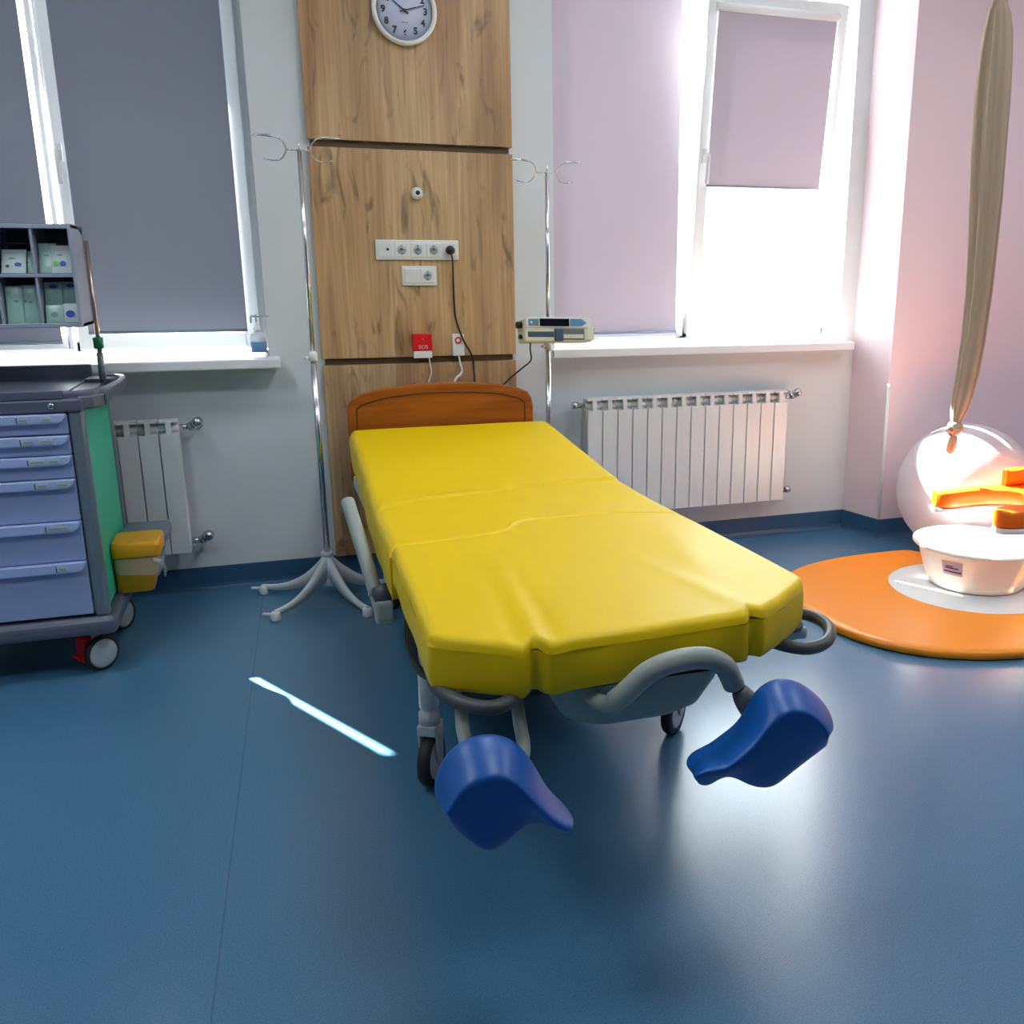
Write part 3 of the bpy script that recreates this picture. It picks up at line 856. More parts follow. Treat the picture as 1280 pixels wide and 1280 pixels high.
def caster(name, x, y, rad, wd, nrm, ztop_, tyre='rubber', disc='wheelgrey', forkm='bedlight'):
    n = Vector(nrm).normalized(); c = Vector((x, y, rad))
    side = n
    w = MB(); w.lathe([(rad * .72, -wd / 2), (rad * .95, -wd / 2), (rad, -wd * .3), (rad, wd * .3), (rad * .95, wd / 2), (rad * .72, wd / 2)], c, side, 36, close=True)
    o = w.build('caster', tyre, bed)
    d = MB()
    d.lathe([(0, wd * .56), (rad * .6, wd * .56), (rad * .76, wd * .48), (rad * .76, -wd * .48), (rad * .6, -wd * .56), (0, -wd * .56)], c, side, 36, close=True)
    d.cyl(c + side * wd * .5, c + side * wd * .66, rad * .14, n=14)
    d.build('wheel_disc', disc, o)
    f = MB()
    back = Vector((n.y, -n.x, 0))
    for s_ in (-1, 1):
        off = side * s_ * (wd * .78)
        A, B, C_, D = c + off + back * .012 + Vector((0, 0, -.012)), c + off - back * .02 + Vector((0, 0, -.01)), c + off - back * .03 + Vector((0, 0, rad + .025)), c + off + back * .028 + Vector((0, 0, rad + .025))
        t_ = side * .004
        f.add([A - t_, B - t_, C_ - t_, D - t_, A + t_, B + t_, C_ + t_, D + t_], [(0, 1, 2, 3), (4, 7, 6, 5), (0, 4, 5, 1), (1, 5, 6, 2), (2, 6, 7, 3), (3, 7, 4, 0)])
    top = c + Vector((0, 0, rad + .006))
    q = Matrix.Translation(top) @ Matrix(((side.x, back.x, 0), (side.y, back.y, 0), (0, 0, 1))).to_4x4()
    f.box(-wd * .85, wd * .85, -.032, .032, 0, .030, q)
    f.build('caster_fork', forkm, o, bevel=.004)
    g_ = MB(); tp = top + Vector((0, 0, .03))
    g_.lathe([(.030, 0), (.030, .03), (.024, .036), (.024, .045), (.027, .05), (.027, ztop_ - tp.z)], tp, n=24)
    g_.build('caster_leg', forkm, o)
    return o
caster('c', .340, -2.00, .075, .032, (.87, -.49, 0), .50)
caster('c', 1.100, -1.94, .075, .032, (.72, -.69, 0), .50)
caster('c', .42, -.52, .075, .032, (.95, .2, 0), .42)
caster('c', 1.02, -.52, .075, .032, (.95, .2, 0), .42)

# side rail on the left, folded down
rl = MB()
rl.tube(smooth_path([(.196, -1.44, .700), (.204, -1.50, .660), (.226, -1.62, .555), (.243, -1.70, .470)], 5), [.012] + [.021] * 14 + [.022], 14)
r_ = rl.build('side_rail', 'bedgrey', bed)
MB().lathe([(0, -.03), (.026, -.028), (.032, 0), (.030, .02), (0, .022)], (.262, -1.71, .470), (1, 0, .2), 20).build('rail_knob', 'griprub', r_)
m = MB(); m.prism([(-1.69, .46), (-1.76, .46), (-1.77, .405), (-1.73, .385), (-1.66, .42)], .235, .285, 'YZ'); m.build('rail_bracket', 'bedgrey', r_, bevel=.008)
MB().tube([(.215, -1.55, .60), (.232, -1.64, .46), (.242, -1.70, .385)], .005, 8).build('rail_rod', 'bedlight', r_)
m = MB(); m.tube([(.262, -1.70, .47), (.33, -1.70, .50)], .015, 10); m.build('rail_pivot', 'beddark', r_)

# right side rail, hidden low on the far side
m = MB(); m.tube(smooth_path([(1.21, -1.0, .52), (1.225, -1.3, .50), (1.22, -1.6, .46)], 5), .018, 12); m.tube([(1.22, -1.35, .48), (1.12, -1.35, .52)], .014, 10)
m.build('side_rail', 'bedgrey', bed)

# hand grips at the foot corners
m = MB(); m.tube(smooth_path([(.330, -2.50, .575), (.268, -2.590, .582), (.270, -2.665, .584), (.300, -2.735, .584), (.352, -2.770, .584), (.402, -2.735, .584), (.425, -2.66, .58), (.415, -2.55, .572)], 6), .0145, 12)
m.tube(smooth_path([(.345, -2.50, .577), (.31, -2.62, .586), (.35, -2.68, .588), (.39, -2.60, .584)], 5), .008, 10)
m.box(.305, .405, -2.69, -2.52, .568, .592)
m.build('hand_grip', 'griprub', bed, smooth=None)
m = MB(); m.tube(smooth_path([(1.00, -2.52, .575), (1.015, -2.635, .582), (1.062, -2.700, .582), (1.125, -2.690, .582), (1.178, -2.630, .582), (1.196, -2.560, .582), (1.175, -2.50, .58), (1.11, -2.46, .577)], 6), .0145, 12)
m.tube(smooth_path([(1.05, -2.50, .58), (1.09, -2.60, .586), (1.125, -2.585, .586), (1.14, -2.52, .584)], 5), .008, 10)
m.build('hand_grip', 'griprub', bed)

# basin under the foot section
rows = []
for z, x0, x1, y0, y1, rr in ((.583, .490, .850, -2.745, -2.44, .03), (.560, .495, .845, -2.742, -2.44, .04), (.500, .515, .822, -2.728, -2.46, .06), (.478, .545, .792, -2.708, -2.48, .07), (.472, .60, .74, -2.66, -2.53, .05)):
    ring = []
    for (px_, py_, a0) in ((x1 - rr, y1 - rr, 0), (x0 + rr, y1 - rr, 90), (x0 + rr, y0 + rr, 180), (x1 - rr, y0 + rr, 270)):
        for k in range(7):
            a = R_(a0 + 15 * k); ring.append((px_ + rr * math.cos(a), py_ + rr * math.sin(a), z))
    rows.append(ring)
m = MB(); m.grid(rows, closed=True); m.add(rows[-1], [tuple(range(28))]); m.build('foot_basin', 'bedpan', bed)

# leg supports
ls = MB().tube(smooth_path([(.545, -2.69, .565), (.572, -2.775, .560), (.592, -2.815, .590), (.640, -2.835, .642), (.695, -2.84, .660), (.755, -2.84, .658), (.798, -2.835, .636), (.822, -2.825, .602), (.832, -2.820, .582)], 6),
               [.017] * 10 + [.022] * 39, 16).build('leg_support', 'bedgrey', bed)
MB().tube([(.832, -2.82, .587), (.852, -2.828, .556)], .0145, 14).build('swivel_post', 'beddark', ls)
MB().tube(smooth_path([(.842, -2.824, .572), (.862, -2.834, .538), (.888, -2.85, .500)], 4), [.016, .019, .022, .024, .025, .024, .023, .022, .021], 16).build('swivel_joint', 'jointgrey', ls)
m = MB(); m.tube([(.868, -2.84, .556), (.905, -2.87, .53)], .008, 10); m.build('joint_lever', 'beddark', ls)
ls2 = MB().tube(smooth_path([(.425, -2.60, .565), (.418, -2.68, .545), (.412, -2.73, .520), (.408, -2.77, .485), (.385, -2.81, .455), (.352, -2.84, .45), (.318, -2.80, .470), (.300, -2.74, .51), (.305, -2.68, .545)], 6), .0135, 14).build('leg_support', 'bedgrey', bed)
m = MB(); m.tube([(.355, -2.83, .452), (.35, -2.90, .46)], .016, 12); m.build('swivel_joint', 'jointgrey', ls2)

CAM = Vector((0, -4.37, 1.38))
def shell(Tp, Mp, Bp, parent, nose=0):
    rows = []
    n = len(Tp)
    T_, M2, B_ = [Vector(p) for p in Tp], [Vector(p) for p in Mp], [Vector(p) for p in Bp]
    for k in range(n):
        a, b, c = T_[k], M2[k], B_[k]
        if k == (0 if nose == 0 else n - 1):
            q = (a + b + c) / 3; a, b, c = q.lerp(a, .45), q.lerp(b, .45), q.lerp(c, .45)
        lip = a.lerp(c, .12) + Vector((0, .045, 0))
        rows.append([lip, a + Vector((0, .012, 0)), a, a.lerp(b, .45) + (a - c).normalized() * .004, b + (a - c).normalized() * .002, b, b.lerp(c, .3) + Vector((0, -.003, 0)), b.lerp(c, .7), c, c + Vector((0, .012, .002))])
    m = MB(); m.grid(rows)
    return m.build('leg_rest', 'rest', parent, solid=.012, subsurf=2)
RESTS = []
# right rest: rim T, crease M, lower edge B, from the inner nose round to the outer side
RT = [(0.708, -2.9, 0.451), (0.718, -2.9, 0.47), (0.741, -2.9, 0.479), (0.765, -2.9, 0.485), (0.795, -2.9, 0.507), (0.82, -2.9, 0.525), (0.839, -2.9, 0.557), (0.849, -2.9, 0.585), (0.867, -2.9, 0.607), (0.894, -2.9, 0.613), (0.927, -2.9, 0.605), (0.961, -2.9, 0.581), (0.992, -2.9, 0.55), (1.013, -2.9, 0.512), (1.015, -2.9, 0.487)]
RM = [(0.678, -2.97, 0.483), (0.691, -2.97, 0.49), (0.712, -2.97, 0.493), (0.738, -2.97, 0.488), (0.759, -2.97, 0.498), (0.782, -2.97, 0.513), (0.806, -2.97, 0.532), (0.823, -2.97, 0.554), (0.841, -2.97, 0.574), (0.862, -2.97, 0.585), (0.888, -2.97, 0.584), (0.914, -2.97, 0.573), (0.938, -2.97, 0.553), (0.952, -2.97, 0.532), (0.96, -2.97, 0.52)]
RB = [(0.708, -2.935, 0.446), (0.722, -2.935, 0.442), (0.738, -2.935, 0.449), (0.758, -2.935, 0.459), (0.786, -2.935, 0.449), (0.813, -2.935, 0.428), (0.841, -2.935, 0.414), (0.864, -2.935, 0.411), (0.881, -2.935, 0.418), (0.9, -2.935, 0.431), (0.921, -2.935, 0.444), (0.94, -2.935, 0.456), (0.957, -2.935, 0.467), (0.971, -2.935, 0.477), (0.981, -2.935, 0.485)]
shell(RT, RM, RB, ls)
LT = [(0.227, -2.9, 0.465), (0.221, -2.9, 0.492), (0.221, -2.9, 0.52), (0.231, -2.9, 0.548), (0.249, -2.9, 0.572), (0.274, -2.9, 0.588), (0.303, -2.9, 0.592), (0.333, -2.9, 0.585), (0.357, -2.9, 0.57), (0.376, -2.9, 0.546), (0.395, -2.9, 0.509), (0.411, -2.9, 0.474), (0.43, -2.9, 0.444), (0.451, -2.9, 0.42), (0.467, -2.9, 0.4)]
LM = [(0.223, -2.97, 0.5), (0.229, -2.97, 0.51), (0.239, -2.97, 0.526), (0.252, -2.97, 0.54), (0.268, -2.97, 0.55), (0.288, -2.97, 0.555), (0.307, -2.97, 0.555), (0.326, -2.97, 0.548), (0.344, -2.97, 0.532), (0.361, -2.97, 0.508), (0.379, -2.97, 0.485), (0.396, -2.97, 0.463), (0.413, -2.97, 0.444), (0.429, -2.97, 0.431), (0.444, -2.97, 0.431)]
LB = [(0.236, -2.935, 0.461), (0.251, -2.935, 0.441), (0.27, -2.935, 0.419), (0.288, -2.935, 0.401), (0.302, -2.935, 0.391), (0.317, -2.935, 0.395), (0.333, -2.935, 0.404), (0.349, -2.935, 0.418), (0.366, -2.935, 0.428), (0.381, -2.935, 0.433), (0.395, -2.935, 0.433), (0.41, -2.935, 0.426), (0.427, -2.935, 0.41), (0.442, -2.935, 0.4), (0.454, -2.935, 0.399)]
shell(LT, LM, LB, ls2, nose=1)

# ------------------------------------------------------------------ drawer trolley
ct = thing('drawer_trolley', 'blue drawer trolley with green side panel at the left edge', 'trolley', (-.98, -.6, 0))
X0, X1, YF_, YB_ = -1.35, -.60, -.90, -.28
bx(X0 + .02, X1 - .03, YF_ + .03, YB_ - .02, .23, .94).build('cabinet_body', 'cartdark', ct)
for (x, y) in ((X1 - .024, YF_ + .024), (X1 - .024, YB_ - .024), (X0 + .024, YF_ + .024), (X0 + .024, YB_ - .024)):
    m = MB(); m.box(x - .024, x + .024, y - .024, y + .024, .22, .945)
    m.build('corner_post', 'cartpost', ct, bevel=.014, seg=4)
bx(X1 - .016, X1 - .010, YF_ + .045, YB_ - .045, .235, .94).build('side_panel', 'cartgreen', ct)
bx(X1 - .06, X1 - .02, YF_ + .02, YF_ + .021, .23, .94).build('post_seal', 'black', ct)
# drawers
LBL = [[(.790, .757), (.725, .691)], [(.788, .748), (.738, .694)], [(.776, .726), (.722, .684)], [(.765, .728), (.706, .665)], [(.752, .685)], [(.738, .706)]]
zs = [(.936, .868), (.864, .799), (.796, .719), (.716, .572), (.569, .430), (.427, .234)]
for k, (za, zb_) in enumerate(zs):
    d = bx(X0 + .05, -.650, YF_ - .002, YF_ + .03, zb_, za).build('drawer', 'cartblue', ct, bevel=.003)
    lp = .031 if k < 4 else .034
    poly = [(X0 + .05, za + .001), (-.652, za + .001), (-.654, za - lp * .45), (-.662, za - lp * .8), (-.675, za - lp), (X0 + .05, za - lp)]
    m = MB().prism(poly, YF_ - .022, YF_ + .004, 'XZ')
    m.build('drawer_lip', 'cartlip', d, bevel=.004)
    zz = za - lp * .5
    for (a, b) in LBL[k]:
        bx(-a, -b, YF_ - .0245, YF_ - .021, zz - .008, zz + .008).build('label_holder', 'labelgrey', d, bevel=.001)
        bx(-a + .006, -b - .006, YF_ - .0252, YF_ - .0244, zz - .002, zz + .001).build('label_print', 'greyink', d)
    e = LBL[k][0][0]
    bx(-e - .004, -e - .0005, YF_ - .0245, YF_ - .021, zz - .009, zz + .009).build('label_clip', 'cartdark', d)
# top section with recessed tray and looped side handle
m = MB()
m.box(X0 - .01, X1 + .0, YF_ - .008, YB_, .940, .985)
top = m.build('top_housing', 'cartdark', ct, bevel=.008)
m = MB(); m.box(X0, -.655, YF_ - .008, YF_ + .014, .985, 1.012); m.box(X0, -.655, YB_ - .02, YB_, .985, 1.045)
m.box(X0, -.67, YF_ + .01, YB_ - .01, .985, .990)
m.build('tray_rim', 'cartdark', top, bevel=.005)
# side handle: thick outer band plus thin top rim
P = [(-.672, -.885, .998), (-.61, -.875, .998), (-.555, -.82, .999), (-.530, -.70, 1.000), (-.522, -.52, 1.000), (-.535, -.38, 1.000), (-.61, -.30, 1.000)]
sp = smooth_path(P, 6)
m = MB(); rows = []
for p in sp:
    c = Vector((-.72, -.60, 0)); d = Vector((p.x - c.x, p.y - c.y, 0)).normalized()
    prof = [(-.016, -.004), (-.014, .008), (-.002, .010), (.003, .002), (0, -.030), (-.008, -.040), (-.026, -.036), (-.024, -.012)]
    rows.append([(p.x + d.x * a, p.y + d.y * a, p.z + b) for a, b in prof])
m.grid(rows, closed=True)
m.add(rows[0], [tuple(range(8))]); m.add(rows[-1], [tuple(range(8))])
m.build('side_handle', 'cartdark', ct)
m = MB(); m.prism([(-.670, -.890), (-.61, -.878), (-.575, -.84), (-.60, -.80), (-.668, -.80)], .950, 1.000, 'XY'); m.prism([(-.668, -.40), (-.57, -.42), (-.55, -.36), (-.60, -.29), (-.668, -.29)], .955, 1.000, 'XY')
m.prism([(-.615, -.90), (-.57, -.87), (-.545, -.83), (-.545, -.75), (-.615, -.75)], .945, .99, 'XY')
m.build('handle_mount', 'cartdark', ct, bevel=.006)
bx(-.5445, -.543, -.81, -.79, .948, .985).build('mount_slot', 'black', ct)
MB().lathe([(.0105, 0), (.0105, .006), (.007, .009), (0, .009)], (-.690, YF_ - .008, .963), (0, -1, 0), 20).build('lock', 'chrome', ct)
# base bumper
m = MB(); m.box(X0 - .02, X1 + .022, YF_ - .02, YB_ + .01, .155, .222); m.build('base_bumper', 'cartdark', ct, bevel=.025, seg=4)
def tcaster(x, y, ang, brake):
    n = Vector((math.cos(ang), math.sin(ang), 0)); c = Vector((x, y, .062)); rad = .062; wd = .028
    o = MB().lathe([(rad * .86, -wd / 2), (rad * .96, -wd / 2), (rad, -wd * .3), (rad, wd * .3), (rad * .96, wd / 2), (rad * .86, wd / 2)], c, n, 36, close=True).build('trolley_caster', 'rubber', ct)
    MB().lathe([(0, wd * .62), (rad * .7, wd * .6), (rad * .88, wd * .42), (rad * .88, -wd * .42), (0, -wd * .5)], c, n, 36, close=True).build('wheel_cover', 'wheelgrey', o)
    f = MB(); b = Vector((n.y, -n.x, 0))
    f.cyl(c + Vector((0, 0, .05)) - n * .03, (c.x - n.x * .03, c.y - n.y * .03, .165), .016, n=14)
    f.box(-.022, -.014, -.02, .02, -.03, .055, Matrix.Translation(c) @ Matrix(((n.x, b.x, 0), (n.y, b.y, 0), (0, 0, 1))).to_4x4())
    f.build('caster_fork', 'wheelgrey', o, bevel=.003)
    if brake:
        q = Matrix.Translation(c) @ Matrix(((n.x, b.x, 0), (n.y, b.y, 0), (0, 0, 1))).to_4x4()
        g2 = MB(); g2.box(-.080, -.024, -.038, .045, -.034, .064, q); g2.box(-.092, -.05, -.01, .058, -.016, -.006, q)
        g2.build('brake_pedal', 'redbrake', o, bevel=.007)
tcaster(-.655, -.835, R_(-48), True)
tcaster(-.640, -.42, R_(-30), False)
tcaster(-1.28, -.83, R_(-60), False)
tcaster(-1.28, -.38, R_(-20), False)
# upright rods carrying the organiser
for xa in (-.597, -1.34): MB().tube([(xa, -.440, .99), (xa, -.4425, 1.50)], .0085, 12).build('upright_rod', 'copper', ct)
MB().lathe([(.010, -.022), (.017, -.018), (.018, .018), (.010, .022)], (-.597, -.447, 1.135), n=18).build('rod_clamp', 'green', ct)
m = MB(); m.tube([(-.597, -.447, 1.00), (-.597, -.447, 1.10)], .012, 12); m.build('rod_sleeve', 'cartpost', ct)

# organiser box
og = thing('compartment_box', 'grey open-front compartment box raised above the trolley', 'organiser', (-.97, -.56, 1.2))
z0, z1, xr_ = 1.205, 1.547, -.602
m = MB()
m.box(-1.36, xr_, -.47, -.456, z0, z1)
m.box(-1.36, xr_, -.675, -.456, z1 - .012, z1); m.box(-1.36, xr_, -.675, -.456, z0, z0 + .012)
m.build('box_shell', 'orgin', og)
for xa in (xr_ - .010, -1.37):
    MB().prism([(-.690, z0), (-.690, z1 - .004), (-.56, z1 + .002), (-.47, z1 - .03), (-.452, z1 - .10), (-.452, z0)], xa, xa + .010, 'YZ').build('side_wall', 'orgbox', og, bevel=.002)
m = MB()
for x in (-.7245, -.842, -.960, -1.078, -1.196): m.box(x - .004, x + .004, -.682, -.47, z0 + .01, z1 - .01)
m.build('divider', 'orgbox', og, bevel=.0015)
m = MB(); m.box(-1.36, xr_ - .01, -.684, -.47, 1.372, 1.384); m.box(-1.36, xr_ - .01, -.686, -.672, z0, z0 + .014); m.box(-1.36, xr_ - .01, -.686, -.672, z1 - .016, z1 - .002)
m.box(-1.36, xr_ - .012, -.48, -.470, 1.452, 1.462); m.box(-1.36, xr_ - .012, -.49, -.470, 1.484, 1.490)
m.build('shelf', 'orgbox', og, bevel=.002)
def packet(label, x, z, w, h, lean, m_, prints, yb=-.655, slew=0, d=.006, grp='packets in the compartment box'):
    mt = Matrix.Translation((x, yb, z)) @ Matrix.Rotation(R_(slew), 4, 'Z') @ Matrix.Rotation(R_(-lean), 4, 'X')
    root = thing('supply_packet', label, 'packet', (x, yb, z), grp)
    rows = []
    for i in range(9):
        v = i / 8; row = []
        for j in range(9):
            u = j / 8
            t = d * (math.sin(PI * u) * math.sin(PI * v)) ** .5 if 0 < u < 1 and 0 < v < 1 else 0
            row.append(mt @ Vector(((u - .5) * w, -t, v * h)))
        rows.append(row)
    mm_ = MB(); mm_.grid(rows); back = [[mt @ Vector(((j / 8 - .5) * w, .001, i / 8 * h)) for j in (0, 8)] for i in (0, 8)]
    mm_.grid(back); mm_.build('packet_body', m_, root)
    for (u0, u1, v0, v1, c) in prints:
        cxx, czz = (u0 + u1) / 2, (v0 + v1) / 2
        pts = []
        for k in range(16):
            a = 2 * PI * k / 16
            pts.append(mt @ Vector(((cxx - .5 + (u1 - u0) / 2 * math.cos(a)) * w, -d - .001, (czz + (v1 - v0) / 2 * math.sin(a)) * h)))
        MB().add(pts, [tuple(range(16))]).build('packet_print', c, root)
pk = packet
pk('pale packet with a blue dot, upper shelf, leaning in the second cell from the right', -.795, 1.386, .075, .085, 24, 'paper', [(.55, .85, .25, .42, 'blueink'), (.2, .35, .2, .33, 'black'), (.3, .6, .55, .62, 'greyink')], slew=-6)
pk('pale packet half behind the blue-dot packet on the upper shelf', -.757, 1.386, .040, .08, 24, 'packgreen', [(.3, .6, .4, .5, 'greyink')], yb=-.640, slew=-6)
pk('clear grey packet without dots in the upper right cell', -.690, 1.386, .055, .105, 20, 'packgreen', [(.3, .6, .55, .6, 'greyink')])
pk('white packet with a green and a blue dot in the upper right cell', -.648, 1.386, .060, .098, 20, 'paper', [(.1, .38, .24, .42, 'greenink'), (.42, .75, .22, .42, 'blueink'), (.3, .6, .6, .66, 'greyink')], yb=-.660)
pk('tall clear packet at the left of the lower cell, dark dot low on it', -.808, 1.218, .052, .128, 10, 'packgreen', [(.5, .75, .55, .62, 'greyink')])
pk('tall clear packet at the right of the lower cell, beside its twin', -.760, 1.218, .048, .130, 10, 'packgreen', [(.4, .65, .52, .58, 'greyink'), (.1, .3, .55, .6, 'greyink')], yb=-.650)
pk('clear packet with a blue top band, back left of the lower right cell', -.690, 1.275, .055, .082, 8, 'packgreen', [(.3, .8, .72, .88, 'blueink')], yb=-.630)
pk('clear packet with a blue top band, back right of the lower right cell', -.638, 1.278, .050, .080, 8, 'packgreen', [(.3, .8, .74, .9, 'blueink')], yb=-.625)
pk('small pale packet at the front left of the lower right cell', -.688, 1.219, .055, .062, 14, 'packgreen', [(.3, .7, .3, .6, 'greyink')], yb=-.664)
pk('small pale packet with a big blue dot, front right of the lower right cell', -.636, 1.220, .052, .066, 14, 'paper', [(.15, .7, .25, .62, 'blueink')], yb=-.660)
pk('pale packet at the left edge of the lower shelf', -.892, 1.218, .07, .10, 12, 'packgreen', [(.3, .6, .4, .5, 'greyink')])

# bins on the trolley side
bn = thing('waste_bin', 'small yellow bin with a clear liner hanging on the trolley side', 'bin', (-.53, -.60, .19))
def rbox_rows(levels, rr):
    rows = []
    for z, x0, x1, y0, y1 in levels:
        ring = []
        for (px_, py_, a0) in ((x1 - rr, y1 - rr, 0), (x0 + rr, y1 - rr, 90), (x0 + rr, y0 + rr, 180), (x1 - rr, y0 + rr, 270)):
            for k in range(5):
                a = R_(a0 + 22.5 * k); ring.append((px_ + rr * math.cos(a), py_ + rr * math.sin(a), z))
        rows.append(ring)
    return rows
r1 = rbox_rows([(.2235, -.604, -.486, -.665, -.545), (.228, -.606, -.480, -.670, -.540), (.375, -.606, -.452, -.690, -.525)], .018)
m = MB(); m.grid(r1, closed=True); m.add(r1[0], [tuple(range(20))]); m.add(r1[-1], [tuple(range(20))]); m.build('bin_body', 'yellowbin', bn)
r1 = rbox_rows([(.366, -.608, -.442, -.700, -.515), (.408, -.6085, -.438, -.702, -.512), (.424, -.604, -.446, -.694, -.520)], .022)
m = MB(); m.grid(r1, closed=True); m.add(r1[0], [tuple(range(20))]); m.add(r1[-1], [tuple(range(20))]); m.build('bin_lid', 'yellowbin', bn, bevel=.004)
rows = []
for k in range(8):
    ring = []
    for q, p in enumerate(rbox_rows([(.362 - .008 * k, -.604, -.446, -.695, -.520)], .022)[0]):
        w_ = .003 * math.sin(q * 2.1 + k * 1.7) + .002
        c = Vector((-.535, -.607, 0)); d = (Vector((p[0], p[1], 0)) - c).normalized()
        zz = p[2] + (.012 * math.sin(q * .7) * k / 7)
        ring.append((p[0] + d.x * w_, p[1] + d.y * w_, zz))
    rows.append(ring)
m = MB(); m.grid(rows, closed=True)
m.build('bin_liner', 'bag', bn)
MB().tube(smooth_path([(-.466, -.700, .352), (-.440, -.705, .345), (-.432, -.690, .31), (-.436, -.68, .28)], 4), [.010, .012, .009, .008, .008, .008, .007, .006, .006, .006, .005, .004, .003], 8).build('liner_knot', 'bag', bn)
bn = thing('waste_bin', 'grey bin with a flat lid behind the yellow bin', 'bin', (-.52, -.42, .19))
r1 = rbox_rows([(.2235, -.594, -.480, -.480, -.340), (.380, -.600, -.445, -.500, -.325)], .018)
m = MB(); m.grid(r1, closed=True); m.add(r1[0], [tuple(range(20))]); m.add(r1[-1], [tuple(range(20))]); m.build('bin_body', 'greybin', bn)
r1 = rbox_rows([(.375, -.600, -.432, -.510, -.315), (.398, -.600, -.432, -.510, -.315), (.410, -.595, -.440, -.502, -.322)], .018)
m = MB(); m.grid(r1, closed=True); m.add(r1[0], [tuple(range(20))]); m.add(r1[-1], [tuple(range(20))]); m.build('bin_lid', 'greybin', bn)

# ------------------------------------------------------------------ birthing corner
def superellipse(cx_, cy_, a, b, e, n=96):
    out = []
    for k in range(n):
        t = 2 * PI * k / n; c, s_ = math.cos(t), math.sin(t)
        ee = e if not (c > 0 and s_ > 0) else 2.6 - 1.25 * min(1, 3 * c * s_)
        out.append((cx_ + a * math.copysign(abs(c) ** (2 / ee), c), cy_ + b * math.copysign(abs(s_) ** (2 / ee), s_)))
    return out
mt_ = thing('birthing_mat', 'orange padded floor mat with a white round centre', 'mat', (2.83, -1.22, 0))
rows = []
for z, k in ((.003, .985), (.006, .995), (.022, 1.0), (.032, .992), (.037, .975), (.038, .95)):
    rows.append([(x, y, z) for x, y in superellipse(2.83, -1.22, .80 * k, .64 * k, 2.6)])
m = MB(); m.grid(rows, closed=True); m.add(rows[-1], [tuple(range(96))]); m.add(rows[0], [tuple(range(96))])
m.build('mat_pad', 'orange', mt_)
MB().lathe([(0, .039), (.345, .039), (.35, .0375), (.35, .034)], (2.87, -1.18, 0), n=64, close=True).build('mat_disc', 'matwhite', mt_)
bx(2.672, 2.682, -.925, -.895, .0382, .0388).build('mat_mark', 'red', mt_)

tb = thing('wash_tub', 'round white plastic tub with a purple printed label on the orange mat', 'tub', (2.93, -1.135, .04))
MB().lathe([(0, .041), (.196, .041), (.204, .048), (.212, .075), (.2125, .078), (.2145, .079), (.256, .212), (.272, .214), (.279, .221), (.276, .230), (.262, .231), (.252, .225), (.243, .20), (.206, .060), (.19, .050), (0, .050)], (2.93, -1.135, 0), n=72, close=True).build('tub_body', 'tub', tb)
def tub_pt(a, z):
    r = .2145 + (z - .079) * (.0415 / .133) + .0012
    return (2.93 + r * math.cos(a), -1.135 + r * math.sin(a), z)
A0 = R_(-157)
rows = [[tub_pt(A0 - .16 + .38 * j / 8, z) for j in range(9)] for z in (.122, .150, .184)]
m = MB(); m.grid(rows); o = m.build('tub_label', 'pinklabel', tb)
m = MB()
for za, zb_, a0, a1 in ((.134, .142, -.13, .20), (.152, .159, -.10, .15), (.161, .166, -.10, .05)):
    rows = [[tuple(Vector(tub_pt(A0 + a0 + (a1 - a0) * j / 8, z)) + Vector((-.0006, -.0006, 0))) for j in range(9)] for z in (za, zb_)]
    m.grid(rows)
m.build('label_print', 'purple', o)

# U-shaped birthing stool
st = thing('birthing_stool', 'orange U-shaped birthing stool straddling the white tub', 'stool', (3.3, -1.08, .04))
def ustrip(outer, inner, z0, z1, r, name, m_, rot=0):
    outer = [(x - .088, y - .10) for x, y in outer]; inner = [(x - .088, y - .10) for x, y in inner]; z0 += .018; z1 += .018
    """outer/inner outlines, same count, making a U-shaped slab"""
    n = len(outer); rows = []
    prof = [(0, z0 + r), (r * .3, z0 + r * .3), (r, z0), ]
    for o_, i_ in zip(outer, inner):
        o_, i_ = Vector((*o_, 0)), Vector((*i_, 0)); d = (i_ - o_); L = d.length; d.normalize()
        ring = []
        for off, z in ((0, z0 + r), (r * .3, z0 + r * .3), (r, z0)): ring.append(o_ + d * off + Vector((0, 0, z)))
        for off, z in ((r, z0), (r * .3, z0 + r * .3), (0, z0 + r)): ring.append(i_ - d * off + Vector((0, 0, z)))
        for off, z in ((0, z1 - r), (r * .3, z1 - r * .3), (r, z1)): ring.append(i_ - d * off + Vector((0, 0, z)))
        for off, z in ((r, z1), (r * .3, z1 - r * .3), (0, z1 - r)): ring.append(o_ + d * off + Vector((0, 0, z)))
        rows.append(ring)
    m = MB(); m.grid(rows, closed=True); m.add(rows[0], [tuple(range(12))]); m.add(rows[-1], [tuple(range(12))])
    return m.build(name, m_, st, bevel=.0)
outer = [(2.868, -.885), (2.885, -.868), (2.93, -.850), (3.02, -.858), (3.12, -.862), (3.25, -.875), (3.40, -.885), (3.53, -.90), (3.58, -1.07), (3.54, -1.25), (3.42, -1.37), (3.25, -1.42), (3.12, -1.375), (3.02, -1.345), (2.93, -1.335), (2.892, -1.318), (2.880, -1.300)]
inner = [(2.868, -.915), (2.885, -.945), (2.93, -.962), (3.02, -.955), (3.10, -.958), (3.18, -.985), (3.22, -1.01), (3.245, -1.04), (3.25, -1.08), (3.245, -1.12), (3.22, -1.155), (3.18, -1.18), (3.10, -1.215), (3.02, -1.225), (2.93, -1.222), (2.892, -1.240), (2.880, -1.265)]
so = [tuple(p)[:2] for p in smooth_path([(*p, 0) for p in outer], 3)]; si = [tuple(p)[:2] for p in smooth_path([(*p, 0) for p in inner], 3)]
ustrip(so, si, .350, .425, .016, 'stool_seat', 'orangeseat')
